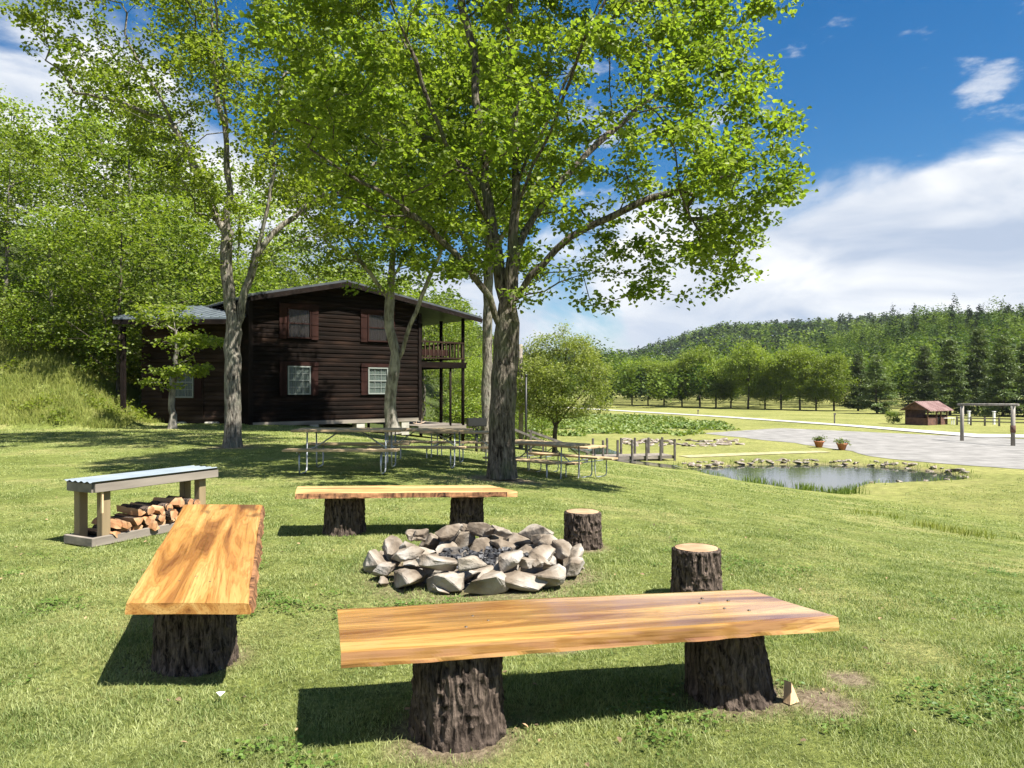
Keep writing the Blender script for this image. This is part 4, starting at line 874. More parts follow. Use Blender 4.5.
# ------------------------------------------------------------------ picnic tables
def make_table():
    t = thing('picnic_table', 'x', 'picnic table'); rw = random.Random(3); Lh = 0.98
    b = MB()
    for i in range(5): b.box((0, -0.30 + 0.15 * i, 0.745 + rw.uniform(-.002, .002)), (Lh * 2 + rw.uniform(-.01, .01), 0.142, 0.038), None, 0.004)
    b.build('tabletop', M['tabletop'], t)
    for sy in (-1, 1):
        b = MB()
        for i in range(2): b.box((rw.uniform(-.01, .01), sy * (0.66 + 0.145 * i), 0.435), (Lh * 2, 0.138, 0.038), None, 0.004)
        b.build('seat', M['tabletop'], t)
    for sx in (-1, 1):
        x = sx * 0.70
        for sy in (-1, 1):   # one bent tube leg: foot under the bench, up to the table
            b = MB(); pts = [(x, sy * 0.30, 0.725), (x, sy * 0.31, 0.12)]
            pts = [(x, sy * 0.31, 0.722), (x, sy * 0.33, 0.12), (x, sy * 0.35, 0.05), (x, sy * 0.42, 0.022), (x, sy * 0.72, 0.022), (x, sy * 0.79, 0.05), (x, sy * 0.81, 0.12), (x, sy * 0.80, 0.412)]
            b.tube(pts, 0.0145, 8); b.build('leg', M['galv'], t)
        b = MB(); b.tube([(x + sx * 0.04, -0.82, 0.40), (x + sx * 0.04, 0.82, 0.40)], 0.013, 8); b.box((x, 0, 0.718), (0.045, 0.70, 0.012)); b.build('cross_rail', M['galv'], t)
        b = MB(); b.tube([(x - sx * 0.03, 0, 0.40), (x - sx * 0.5, 0, 0.715)], 0.013, 8); b.build('brace', M['galv'], t)
    return t
tb = make_table()
tabs = [(-2.95, 13.5, R(0), 'picnic table nearest the camera, at the left front of the group'),
        (-1.85, 15.6, R(-5), 'picnic table behind the front left one, before the log house front'),
        (-1.2, 18.0, R(-7), 'rearmost picnic table, between the porch and the big tree'),
        (0.68, 15.9, R(-40), 'front one of the two picnic tables right of the big trunk'),
        (1.15, 17.1, R(-40), 'rear one of the two picnic tables right of the big trunk')]
for i, (x, y, rz, lb) in enumerate(tabs):
    o = tb if i == 0 else copy_tree(tb)
    o.location = (x, y, min(Hs(x - .6, y), Hs(x + .6, y), Hs(x, y)) + 0.01); o.rotation_euler = (0, 0.0 if i < 3 else 0, rz); tag(o, lb, 'picnic table', 'picnic tables on the shaded lawn')

# ------------------------------------------------------------------ log benches, stumps
def stump_mesh(name, r0, r1, h, seed, lean=(0, 0), res=260, rz=90, ridge=0.017):
    th = np.linspace(0, 2 * np.pi, res, endpoint=False); zz = np.linspace(0, 1, rz)
    T, Z = np.meshgrid(th, zz); cx, sy = np.cos(T), np.sin(T)
    base = r0 + (r1 - r0) * Z + 0.012 * np.exp(-Z * 9)
    lob = 1 + 0.07 * (fbm(cx * 1.6 + 5, sy * 1.6 + 3 + Z * 0.4, seed, 2) - 0.5) * 2
    wig = 0.25 * fbm(T * 3, Z * 5, seed + 4)
    u = T / (2 * np.pi) * 44; per = 44
    def rn(u, v, s):
        a = vn(np.mod(u, per), v, s); bl = sst(np.mod(u, per), per - 1, per); return a * (1 - bl) + bl * vn(np.mod(u, per) - per, v, s)
    rg = 1 - np.abs(2 * rn(u + wig * 3, Z * 4.5 + wig, seed) - 1); rg2 = 1 - np.abs(2 * rn(u * 1 + 3, Z * 9, seed + 9) - 1)
    fine = vn(T * 40, Z * 60, seed + 2)
    d = ridge * (rg ** 1.3 * 1.2 - 0.5) + ridge * 0.6 * (rg2 - 0.5) + 0.003 * fine
    d = np.where(Z > 0.985, -0.004, d)
    rad = base * lob + d
    X = rad * cx + lean[0] * Z; Y = rad * sy + lean[1] * Z
    v = np.stack([X, Y, Z * h], -1).reshape(-1, 3)
    i = np.arange((rz - 1) * res).reshape(rz - 1, res); j = np.roll(i, -1, 1)
    f = np.stack([i, j, j + res, i + res], -1).reshape(-1, 4)
    return mesh_np(name, v, [f], M['bark_stump'], True), v[-res:]
M['bark_edge'] = bark_mat('bark_edge', (0.03, 0.015, 0.01), (0.30, 0.15, 0.07), 20, 0.8, 0.01)
def cut_mat():
    m = bpy.data.materials.new('end_grain'); m.use_nodes = True; N = m.node_tree.nodes; L = m.node_tree.links; P = N['Principled BSDF']; P.inputs['Roughness'].default_value = 0.85
    tc = N.new('ShaderNodeTexCoord'); w = N.new('ShaderNodeTexWave'); w.wave_type = 'RINGS'; w.rings_direction = 'Z'; w.inputs['Scale'].default_value = 26; w.inputs['Distortion'].default_value = 3.5; w.inputs['Detail'].default_value = 3; w.inputs['Detail Scale'].default_value = 1.0
    L.new(tc.outputs['Object'], w.inputs['Vector'])
    n = N.new('ShaderNodeTexNoise'); n.inputs['Scale'].default_value = 7; n.inputs['Detail'].default_value = 6; L.new(tc.outputs['Object'], n.inputs['Vector'])
    r = N.new('ShaderNodeValToRGB'); r.color_ramp.elements[0].position = .3; r.color_ramp.elements[0].color = (0.27, 0.16, 0.085, 1); r.color_ramp.elements[1].position = .65; r.color_ramp.elements[1].color = (0.46, 0.31, 0.18, 1); L.new(n.outputs[0], r.inputs[0])
    mm = N.new('ShaderNodeMix'); mm.data_type = 'RGBA'; mm.blend_type = 'MULTIPLY'; mm.inputs['Factor'].default_value = .35; L.new(r.outputs[0], mm.inputs['A']); L.new(w.outputs[0], mm.inputs['B']); L.new(mm.outputs['Result'], P.inputs['Base Color']); return m
M['end_grain'] = cut_mat()
def cut_top(ring, inset=0.008, seed=1):
    c = ring.mean(0); k = 8; V = [c + np.array([0, 0, 0.0])]; n = len(ring); F3 = []; F4 = []
    for q in range(1, k + 1):
        s = q / k; rr = c + (ring - c) * s * (1 - inset * 2); rr[:, 2] = c[2] + 0.003 * fbm(rr[:, 0] * 20, rr[:, 1] * 20, seed) - (0.003 if q == k else 0); V += list(rr)
    F3 = [(0, 1 + j, 1 + (j + 1) % n) for j in range(n)]
    for q in range(k - 1):
        for j in range(n): F4.append((1 + q * n + j, 1 + (q + 1) * n + j, 1 + (q + 1) * n + (j + 1) % n, 1 + q * n + (j + 1) % n))
    # bark lip down to the ring
    return mesh_np('cut_top', np.array(V), [np.array(F3), np.array(F4)], M['end_grain'], False)
def stump(x, y, r0, r1, h, seed, parent=None, name='leg', lean=(0, 0), label=None, cap=True, base=(0, 0, 0)):
    me, ring = stump_mesh(name, r0, r1, h, seed, lean)
    o = link(name, me, parent, (x, y, base[2] - 0.02)); 
    if cap:
        link('cut_top', cut_top(ring, seed=seed), o)
    return o
def slab_mesh(L_, w0, w1, th, seed, live=(0.02, 0.02), warp=0.01, skew=(0, 0), cut0=0.0, cut1=0.0):
    """a sawn slab along x from 0 to L_; y across; top at z=0. live = waney edge amounts (front, back)"""
    nx, ny, nz = 120, 26, 5; S = np.linspace(0, 1, nx); V = []
    ef = live[0] * (fbm(S * 7, S * 0, seed, 4) - 0.5) * 2; eb = live[1] * (fbm(S * 7, S * 0 + 5, seed + 3, 4) - 0.5) * 2
    # closed cross-section loop: top (back->front), front edge, bottom, back edge
    loop = [(t, 0.0) for t in np.linspace(1, 0, ny)] + [(0.0, -q) for q in np.linspace(0, 1, nz)[1:]] + [(t, -1.0) for t in np.linspace(0, 1, ny)[1:]] + [(1.0, -q) for q in np.linspace(1, 0, nz)[1:-1]]
    loop = np.array(loop); k = len(loop)
    w = w0 + (w1 - w0) * S
    for i, s in enumerate(S):
        yf = -w[i] / 2 + ef[i] ; yb = w[i] / 2 + eb[i]
        y = yf + (yb - yf) * loop[:, 0]; z = th * loop[:, 1]
        x = s * L_ + np.where(s < 0.5, (1 - 2 * s) * cut0, (2 * s - 1) * cut1) * (loop[:, 0] - 0.5)
        # waney edge slopes outward below
        e = np.where(loop[:, 0] < 0.5, -1, 1) * (np.abs(loop[:, 0] - 0.5) > 0.49) * (-loop[:, 1])
        am = np.where(loop[:, 0] < 0.5, live[0], live[1])
        y = y + e * am * (0.5 + 1.0 * vn(np.full(k, s * 30), loop[:, 1] * 3 + 8, seed + 2))
        z = z + warp * (fbm(np.full(k, s * 2.5), y * 2, seed + 8, 2) - 0.5) * 2
        z = z - np.where((np.abs(loop[:, 0] - 0.5) > 0.49) & (loop[:, 1] > -0.01), 0.003, 0)
        V.append(np.stack([x + np.zeros(k), y, z], -1))
    V = np.array(V).reshape(-1, 3)
    i = np.arange((nx - 1) * k).reshape(nx - 1, k); j = np.roll(i, -1, 1)
    f4 = np.stack([i, i + k, j + k, j], -1).reshape(-1, 4)
    # end caps as strips between top and bottom rows
    caps = []
    for b0, fl in ((0, 0), ((nx - 1) * k, 1)):
        n = k
        a = 0; c = ny - 1 + nz - 1 + ny - 1   # indices: back-top = 0, back-bottom = c
        top = [b0 + q for q in range(0, ny)]; bot = [b0 + (ny - 1 + nz - 1 + ny - 1) - q for q in range(0, ny)]
        for q in range(ny - 1):
            qd = (top[q], top[q + 1], bot[q + 1], bot[q]); caps.append(qd if not fl else qd[::-1])
        # side triangles between edge loops
        frontcol = [b0 + ny - 1 + q for q in range(nz)]; backcol = [b0 + c + q for q in range(nz - 1)] + [b0]
        caps_tri.append((frontcol, fl)); caps_tri.append((backcol, fl))
    tris = []
    for col, fl in caps_tri[-4:]:
        for q in range(1, nz - 1):
            tr_ = (col[0], col[q], col[q + 1]); tris.append(tr_ if fl else tr_[::-1])
    return mesh_np('plank', V, [f4, np.array(caps), np.array(tris)], None, False)
caps_tri = []
def edge_bark(me_mat_list): pass
def bench(name_label, group, origin, ang_, L_, w0, w1, th, ztop, seed, m, live, stumps, cut0=0, cut1=0, screws=(), warp=0.008, bark=False):
    t = thing('log_bench', name_label, 'bench', origin, ang_, group)
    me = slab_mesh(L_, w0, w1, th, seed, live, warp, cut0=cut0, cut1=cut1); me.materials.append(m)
    for p_ in me.polygons: p_.use_smooth = False
    o = link('plank', me, t, (0, 0, ztop))
    if bark:      # strip of bark left on the waney edge
        bs = slab_mesh(L_ * 0.985, 0.022, 0.02, th * 0.82, seed + 50, (0.014, 0.008), 0.004); bs.materials.append(M['bark_edge'])
        be = link('bark_edge', bs, t, (L_ * 0.008 - cut0 * 0.5, -w0 / 2 - 0.011, ztop - 0.007)); be.rotation_euler = (0, 0, math.atan2((w0 - w1) / 2 + 0.5 * 0 , L_))
    for (x, y, r0, r1, sd, lean) in stumps: stump(x, y, r0, r1, ztop - th + 0.018, sd, t, 'leg', lean, cap=False)
    for (x, y) in screws:
        s = MB(); s.lathe([(0.0075, 0.0), (0.0075, 0.003), (0.004, 0.0045)], (x, y, ztop - 0.001), 10); s.build('screw', M['screw'], t)
    return t
G_ = 'slab benches around the fire ring'
# near bench: origin at the left end, middle
A0 = Vector((-0.76, 3.25)); A1 = Vector((1.37, 3.66)); d = A1 - A0
def loc_of(x, y, A, ang_): 
    c, s = math.cos(-ang_), math.sin(-ang_); dx, dy = x - A.x, y - A.y; return (c * dx - s * dy, s * dx + c * dy)
an = math.atan2(d.y, d.x)
l1 = loc_of(-0.24, 3.27, A0, an); l2 = loc_of(1.08, 3.66, A0, an)
bench('nearest glossy slab bench on two stumps, in front of the fire ring, facing the camera', G_, (A0.x, A0.y, 0), an, d.length, 0.60, 0.53, 0.062, 0.445, 4, M['slab_a'], (0.010, 0.012),
      [(l1[0], l1[1], 0.195, 0.185, 3, (0, 0)), (l2[0], l2[1], 0.20, 0.165, 7, (-0.03, 0.02))], cut0=-0.04, cut1=-0.17,
      screws=[(0.55, -0.09), (0.60, 0.06), (0.66, -0.02), (1.72, 0.05), (1.80, -0.05), (1.88, 0.07), (1.77, 0.13), (1.9, -0.1)])
# left bench, running away from the camera
A0 = Vector((-1.585, 3.60)); A1 = Vector((-2.60, 6.66)); d = A1 - A0; an = math.atan2(d.y, d.x)
l1 = loc_of(-1.74, 4.08, A0, an); l2 = loc_of(-2.44, 6.15, A0, an)
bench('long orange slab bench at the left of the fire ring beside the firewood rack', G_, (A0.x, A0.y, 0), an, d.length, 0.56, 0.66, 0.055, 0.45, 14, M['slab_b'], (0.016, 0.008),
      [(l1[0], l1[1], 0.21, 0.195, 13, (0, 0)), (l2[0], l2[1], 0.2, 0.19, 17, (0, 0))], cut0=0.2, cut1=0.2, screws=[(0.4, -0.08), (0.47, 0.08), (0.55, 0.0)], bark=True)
# back bench
A0 = Vector((-2.23, 7.66)); A1 = Vector((-0.10, 7.78)); d = A1 - A0; an = math.atan2(d.y, d.x)
l1 = loc_of(-1.74, 7.75, A0, an); l2 = loc_of(-0.49, 7.95, A0, an)
bench('pale slab bench with a bark edge on the far side of the fire ring', G_, (A0.x, A0.y, 0), an, d.length, 0.56, 0.50, 0.055, 0.45, 24, M['slab_c'], (0.014, 0.014),
      [(l1[0], l1[1] - 0.05, 0.20, 0.185, 23, (0, 0)), (l2[0], l2[1] - 0.15, 0.165, 0.16, 27, (0.01, 0))], cut0=-0.1, cut1=-0.28, bark=True)
def seat_stump(x, y, r, h, seed, label):
    t = thing('tree_stump', label, 'stump', (x, y, 0), 0, 'sawn stumps used as stools')
    me, ring = stump_mesh('bark', r, r * 0.95, h, seed); link('bark', me, t, (0, 0, -0.02)); link('cut_top', cut_top(ring, seed=seed), t, (0, 0, -0.02))
seat_stump(0.68, 7.12, 0.175, 0.335, 33, 'short sawn stump standing alone right of the far bench')
seat_stump(1.33, 5.32, 0.165, 0.375, 37, 'taller sawn stump standing just behind the right end of the near bench')
# bark-sided wood chunk lying by the right stump
s = MB(); s.prism([(-0.05, 0, 0), (0.055, -0.012, 0), (0.02, 0, 0.085)], (0.012, 0.05, 0.006)); o = s.build('wood_chip', M['cut_wood'], None, (1.34, 3.52, 0.0)); o.rotation_euler = (R(-12), 0, R(40)); o.scale = (.62, .8, 1.1); tag(o, 'pale wedge of wood lying against the right stump of the near bench', 'wood chip')
# crumpled white scrap on the grass
s = MB(); r_ = random.Random(5); q = [s.bm.verts.new((r_.uniform(-.035, .035), r_.uniform(-.03, .03), r_.uniform(0, .03))) for _ in range(9)]; bmesh.ops.convex_hull(s.bm, input=q)
o = s.build('paper_scrap', M['paper'], None, (-1.39, 3.53, 0.035)); o.scale = (.62, .62, .5); tag(o, 'small crumpled white scrap lying on the near grass', 'paper')

# ------------------------------------------------------------------ fire ring of rocks
def rock_mesh(seed, sx, sy, sz, mt):
    r = random.Random(seed); bm = bmesh.new()
    for _ in range(14):
        v = Vector((r.gauss(0, 1), r.gauss(0, 1), r.gauss(0, 1))).normalized() * r.uniform(0.86, 1.0)
        bm.verts.new((v.x * sx, v.y * sy, max(-0.7, min(0.75, v.z)) * sz))
    bmesh.ops.convex_hull(bm, input=bm.verts[:]); bmesh.ops.delete(bm, geom=[v for v in bm.verts if not v.link_faces], context='VERTS')
    bmesh.ops.dissolve_limit(bm, angle_limit=R(14), verts=bm.verts, edges=bm.edges)
    bmesh.ops.bevel(bm, geom=bm.edges[:], offset=0.06 * min(sx, sy, sz), segments=1, profile=0.6, affect='EDGES')
    bmesh.ops.triangulate(bm, faces=bm.faces[:]); bmesh.ops.subdivide_edges(bm, edges=[e for e in bm.edges if e.calc_length() > 0.03], cuts=2, use_grid_fill=True)
    bmesh.ops.triangulate(bm, faces=bm.faces[:])
    me = bpy.data.meshes.new('rock'); bm.to_mesh(me); bm.free()
    n = len(me.vertices); co = np.zeros(n * 3); me.vertices.foreach_get('co', co); co = co.reshape(-1, 3)
    nd = fbm(co[:, 0] * 22 + seed, co[:, 1] * 22 + co[:, 2] * 17, seed, 3) - 0.5; L_ = np.linalg.norm(co, axis=1)[:, None]
    co = co + co / (L_ + 1e-6) * (nd * 0.022)[:, None]; me.vertices.foreach_set('co', co.ravel()); me.materials.append(mt)
    me.update()
    return me
RC = Vector((-0.28, 6.16)); rr = random.Random(12); rocks = []
for i in range(17):      # outer course
    a = 2 * math.pi * i / 17 + rr.uniform(-.08, .08); rad = rr.uniform(0.80, 0.88); s = rr.uniform(0.15, 0.20); rocks.append((a, rad, s, 0.0, 'outer'))
for i in range(13):      # second course leaning in
    a = 2 * math.pi * (i + .5) / 13 + rr.uniform(-.12, .12); rad = rr.uniform(0.54, 0.64); s = rr.uniform(0.11, 0.165); rocks.append((a, rad, s, 0.02, 'inner'))
for i in range(16):      # loose top stones
    a = 2 * math.pi * (i + .2) / 16 + rr.uniform(-.15, .15); rad = rr.uniform(0.62, 0.78); s = rr.uniform(0.11, 0.155); rocks.append((a, rad, s, 0.14, 'top'))
for i in range(15):
    a = rr.uniform(0, 6.28); rad = rr.uniform(0.36, 0.52); s = rr.uniform(0.08, 0.12); rocks.append((a, rad, s, 0.0, 'low inner'))
for i in range(14):
    a = rr.uniform(0, 6.28); rad = rr.uniform(0.80, 0.98); s = rr.uniform(0.06, 0.10); rocks.append((a, rad, s, 0.0, 'scattered outer'))
for i in range(12):
    a = rr.uniform(0, 6.28); rad = rr.uniform(0.60, 0.85); s = rr.uniform(0.06, 0.11); rocks.append((a, rad, s, 0.15, 'topmost'))
SECT = ['right', 'back right', 'back', 'back left', 'left', 'front left', 'front', 'front right']
seen_lab = {}
for i, (a, rad, s, z, course) in enumerate(rocks):
    pale = (i % 5 == 2) and 0.56 < rad < 0.86; me = rock_mesh(100 + i, s * rr.uniform(0.95, 1.45), s * rr.uniform(0.7, 0.95), s * rr.uniform(0.5, 0.72), M['rock_pale'] if pale else M['rock_soot'] if rad < 0.46 else M['rock'])
    o = link('fire_ring_rock', me, None, (RC.x + math.cos(a) * rad * .93, RC.y + math.sin(a) * rad * .92, z + s * 0.40))
    o.rotation_euler = (rr.uniform(-.35, .35), rr.uniform(-.35, .35), a + rr.uniform(-.6, .6) + 1.57)
    lb = '%s %s rock of the %s course at the %s of the fire ring' % ('largest' if s > .185 else 'big' if s > .15 else 'middling' if s > .12 else 'small', 'pale whitish' if pale else 'brown grey', course, SECT[int(((a % 6.2832) + .39) / .7854) % 8])
    seen_lab[lb] = seen_lab.get(lb, 0) + 1
    if seen_lab[lb] > 1: lb = ['', 'first', 'second', 'third', 'fourth', 'fifth'][seen_lab[lb]] + ' ' + lb.replace('pale whitish', 'pale').replace('brown grey', 'brownish')
    lb = lb.replace('of the fire ring', 'of fire ring')
    tag(o, lb, 'rock', 'rocks stacked round the fire pit')
V = []; q = MB(); q.lathe([(0.62, -0.02), (0.6, 0.02), (0.4, 0.03), (0.15, 0.045), (0.01, 0.05)], (0, 0, 0), 40); o = q.build('ash_bed', M['ash'], None, (RC.x, RC.y, 0)); tag(o, 'grey ash bed inside the rock fire ring', kind='stuff')
q = MB(); r_ = random.Random(9)
for i in range(260):
    a = r_.uniform(0, 6.28); d_ = 0.42 * math.sqrt(r_.random()); s = r_.uniform(0.012, 0.034); x, y = math.cos(a) * d_ + 0.03, math.sin(a) * d_
    q.box((x, y, 0.055 + r_.uniform(0, .035)), (s * 1.8, s, s), Matrix.Rotation(r_.uniform(0, 3), 3, 'Z') @ Matrix.Rotation(r_.uniform(-.8, .8), 3, 'X'))
o = q.build('charcoal', M['char'], None, (RC.x, RC.y, 0)); tag(o, 'black charcoal bits heaped in the middle of the fire ring', kind='stuff')

# ------------------------------------------------------------------ firewood rack
FA = Vector((-3.93, 7.03)); fang = math.atan2(0.886, 0.464)
rk = thing('firewood_rack', 'low wooden firewood rack with a corrugated metal roof', 'firewood rack', (FA.x, FA.y, 0), fang)
FL, FW = 1.30, 0.35   # x along, y across (away to the left)
for (x, y) in ((0.09, 0.055), (0.02, FW - 0.05), (FL - 0.10, 0.055), (FL - 0.10, FW - 0.055)):
    s = MB(); s.box((x, y, 0.30), (0.088, 0.088, 0.50), None, 0.006); s.build('post', M['treated'], rk)
s = MB()
s.box((FL / 2 - .02, -0.012, 0.045), (FL + 0.06, 0.038, 0.085), None, 0.004); s.box((FL / 2 - .02, FW + 0.02, 0.045), (FL + 0.06, 0.038, 0.085), None, 0.004)
s.box((-0.072, FW / 2, 0.047), (0.038, FW + 0.09, 0.082), None, 0.004); s.box((FL + 0.035, FW / 2, 0.047), (0.038, FW + 0.09, 0.082), None, 0.004)
for i in range(3): s.box((FL / 2, 0.08 + i * 0.13, 0.03), (FL, 0.09, 0.03))
s.build('base_frame', M['weathered'], rk)
s = MB()
s.box((FL / 2, -0.03, 0.555), (FL + 0.12, 0.035, 0.085), None, 0.004); s.box((FL / 2, FW + 0.035, 0.555), (FL + 0.12, 0.035, 0.085), None, 0.004)
s.box((-0.06, FW / 2, 0.555), (0.035, FW + 0.03, 0.085)); s.box((FL + 0.06, FW / 2, 0.555), (0.035, FW + 0.03, 0.085)); s.build('top_frame', M['weathered'], rk)
ny = 80; V = []; 
for x in (-0.09, FL + 0.09):
    for j in range(ny + 1):
        y = -0.06 + (FW + 0.12) * j / ny; V.append((x, y, 0.612 + 0.007 * math.cos(j / ny * 2 * math.pi * 5.2) + (0.012 * math.sin(j) * 0)))
V = np.array(V); V2 = V.copy(); V2[:, 2] -= 0.0025; n = ny + 1
i = np.arange(ny); f = np.concatenate([np.stack([i, i + n, i + n + 1, i + 1], -1), np.stack([i + 1, i + n + 1, i + n, i], -1) + 2 * n])
link('corrugated_roof', mesh_np('corrugated_roof', np.concatenate([V, V2]), [f], M['roof_metal'], True), rk)
s = MB(); s.box((0.025, -0.02, 0.44), (0.016, 0.02, 0.26)); s.build('lath', M['cut_wood'], rk)
# split logs on it, each its own thing
r_ = random.Random(31)
def log_mesh(seed, L_, r):
    q = random.Random(seed); k = 7; kind = q.choice(['split', 'split', 'round']); pts = []
    if kind == 'round': pts = [(r * .8 * math.cos(2 * math.pi * j / 9) * q.uniform(.9, 1.05), r * .8 * math.sin(2 * math.pi * j / 9)) for j in range(9)]
    else:
        w = q.uniform(1.3, 2.2); pts = [(-r * 1.0, -r * .5)] + [(-r + 2 * r * j / 4, -r * .5 - r * .18 * math.sin(math.pi * j / 4)) for j in range(1, 4)] + [(r, -r * .45), (r * q.uniform(.3, .7), r * q.uniform(.3, .6)), (-r * q.uniform(0, .6), r * q.uniform(.6, .9))]
    bm = bmesh.new(); n = 6; rings = []
    for i_ in range(n + 1):
        x = -L_ / 2 + L_ * i_ / n; rings.append([bm.verts.new((x + q.uniform(-.008, .008) * (i_ in (0, n)), a + q.uniform(-.004, .004), b + q.uniform(-.004, .004))) for a, b in pts])
    m_ = len(pts)
    for i_ in range(n):
        for j in range(m_):
            f_ = bm.faces.new((rings[i_][j], rings[i_][(j + 1) % m_], rings[i_ + 1][(j + 1) % m_], rings[i_ + 1][j]))
            f_.material_index = 1 if (kind == 'round' or (j < 4)) else 0
    bm.faces.new(rings[0][::-1]); bm.faces.new(rings[-1]); bmesh.ops.recalc_face_normals(bm, faces=bm.faces)
    me = bpy.data.meshes.new('firewood_log'); bm.to_mesh(me); bm.free(); me.materials.append(M['split_wood']); me.materials.append(M['bark_stump']); return me
def ordinal(n):
    w = ['', 'first', 'second', 'third', 'fourth', 'fifth', 'sixth', 'seventh', 'eighth', 'ninth', 'tenth', 'eleventh', 'twelfth', 'thirteenth', 'fourteenth', 'fifteenth', 'sixteenth', 'seventeenth', 'eighteenth', 'nineteenth']
    return w[n]
for grp, fmt in (('trees of the wood on the left bank', 'broadleaved tree of the left bank wood, %s counted from the photo\'s left edge'), ('trees behind the log house', 'light green tree behind the log house, %s counted from the left'), ('shrubs under the woodland trees', 'low leafy shrub at the foot of the woods, %s counted from the left')):
    os_ = sorted([o for o in COL.objects if o.get('group') == grp and o.get('category')], key=lambda o: o.location.x / o.location.y)
    for i, o in enumerate(os_): o['label'] = fmt % ordinal(i + 1)
cs_, sn_ = math.cos(fang), math.sin(fang); cnt_ = 0
for layer in range(3):
    nrow = [12, 11, 8][layer]
    for i in range(nrow):
        lx = 0.165 + (FL - 0.32) * (i + 0.5 * (layer % 2)) / 11 + r_.uniform(-.015, .015) + (0.28 if layer == 2 else 0)
        if lx > FL - 0.12: continue
        lz = 0.075 + 0.075 * layer + r_.uniform(-.008, .012) + (0.02 if lx > 0.7 else 0); ly = FW / 2 + r_.uniform(-.045, .035)
        o = link('firewood_log', log_mesh(cnt_, r_.uniform(.34, .42), r_.uniform(.045, .062)), None, (FA.x + cs_ * lx - sn_ * ly, FA.y + sn_ * lx + cs_ * ly, lz + 0.02))
        o.rotation_euler = (r_.uniform(0, 6.28), r_.uniform(-.06, .06), fang + math.pi / 2 + r_.uniform(-.22, .22)); cnt_ += 1
        tag(o, 'split firewood log in the %s layer of the rack, %s from its left posts' % (['bottom', 'middle', 'top'][layer], ordinal(i + 1)), 'firewood', 'split logs in the firewood rack')

# ------------------------------------------------------------------ pond surroundings
def Pz(px, py, z=FIELD):
    D = (CH - z) * F / (py - HZ); return ((px - 512) * D / F, D)
rng = random.Random(77); bank_protos = [rock_mesh(300 + i, 0.3 + 0.05 * i, 0.24, 0.14, M['rock']) for i in range(5)]
def bank_rock(x, y, s, label, group, dz=0.0):
    o = link('bank_rock', bank_protos[rng.randrange(5)], None, (x, y, Hs(x, y) + 0.03 * s + dz)); o.scale = (s, s, s * rng.uniform(.7, 1)); o.rotation_euler = (rng.uniform(-.2, .2), rng.uniform(-.2, .2), rng.uniform(0, 6.28)); tag(o, label, 'rock', group)
pp = POND
def along(poly, i0, i1, step):
    out = []; n = len(poly); i = i0
    while i != i1:
        a = poly[i % n]; b = poly[(i + 1) % n]; L_ = math.hypot(b[0] - a[0], b[1] - a[1]); k = max(1, int(L_ / step))
        for j in range(k): out.append((a[0] + (b[0] - a[0]) * j / k, a[1] + (b[1] - a[1]) * j / k))
        i = (i + 1) % n
    return out
for (x, y) in along(POND, 8, 0, 0.5):     # far bank
    for k in range(3): bank_rock(x + rng.gauss(0, .25), y + rng.gauss(0.35, .45), rng.uniform(.4, .95), 'rock edging the far bank of the pond', 'rocks edging the pond')
for k in range(16): 
    x, y = Pz(rng.uniform(862, 905), rng.uniform(467, 471)); bank_rock(x, y, rng.uniform(.6, 1.1), 'rock in the low heap at the right end of the pond', 'rocks heaped at the pond end', 0.25)
for k in range(70):
    x, y = Pz(rng.uniform(622, 745), rng.uniform(440, 446.5)); bank_rock(x, y, rng.uniform(.7, 1.6), 'rock in the band of stones between marsh and meadow', 'rocks edging the marsh')
for (x, y) in along(POND, 6, 8, 1.0): bank_rock(x + .3, y - .3, rng.uniform(.4, .7), 'small rock on the right bank of the pond', 'small rocks on the right pond bank')
def blades(name, pts, per, spread, h, w, mt, label, lean=0.25, seed=1, kind='stuff', zfun=H):
    r = np.random.default_rng(seed); n = len(pts) * per; c = np.repeat(pts, per, 0) + r.normal(0, spread, (n, 2)); z = zfun(c[:, 0], c[:, 1])
    a = r.uniform(0, 6.28, n); hh = h * r.uniform(.6, 1.2, n); ll = np.abs(r.normal(0, lean, n)) * hh; b = r.uniform(0, 6.28, n)
    side = np.stack([np.cos(a), np.sin(a), 0 * a], -1) * w / 2; ld = np.stack([np.cos(b) * ll, np.sin(b) * ll, 0 * b], -1)
    p = np.stack([c[:, 0], c[:, 1], z - 0.01], -1); up_ = np.stack([0 * hh, 0 * hh, hh], -1)
    V = np.stack([p - side, p + side, p + up_ * .55 + ld * .35 + side * .8, p + up_ * .55 + ld * .35 - side * .8, p + up_ + ld], 1).reshape(-1, 3)
    i = np.arange(n)[:, None] * 5
    o = link(name, mesh_np(name, V, [i + np.array([[0, 1, 2, 3]]), i + np.array([[3, 2, 4]])], mt)); tag(o, label, kind=kind); return o
M['reed'] = leaf_mat('reed', (0.09, 0.14, 0.025), (0.17, 0.23, 0.05), 0.35, 0.5, isl=0)
M['grass'] = leaf_mat('grass', (0.095, 0.150, 0.030), (0.36, 0.39, 0.16), 0.35, 2.6, rough=0.55, tcol=(1.1, 1.2, 0.55), isl=0)
M['tallgrass'] = leaf_mat('tallgrass', (0.15, 0.19, 0.035), (0.30, 0.31, 0.085), 0.35, 0.6, rough=0.6, isl=0)
M['marsh'] = leaf_mat('marsh', (0.08, 0.14, 0.03), (0.22, 0.27, 0.075), 0.3, 0.12, isl=0)
npr = np.random.default_rng(3)
near_bank = np.array([p_ for p_ in along(POND, 2, 5, 0.18) if fbm(np.array([p_[0] * .8]), np.array([p_[1] * .8]), 4)[0] > 0.45]); nb2 = near_bank + npr.normal(0, .35, near_bank.shape) + np.array([-.2, -.1]); 
blades('pond_reeds', np.concatenate([nb2] * 3), 16, 0.2, 0.34, 0.025, M['reed'], 'bright green reeds along the near bank of the pond', 0.3, 2)
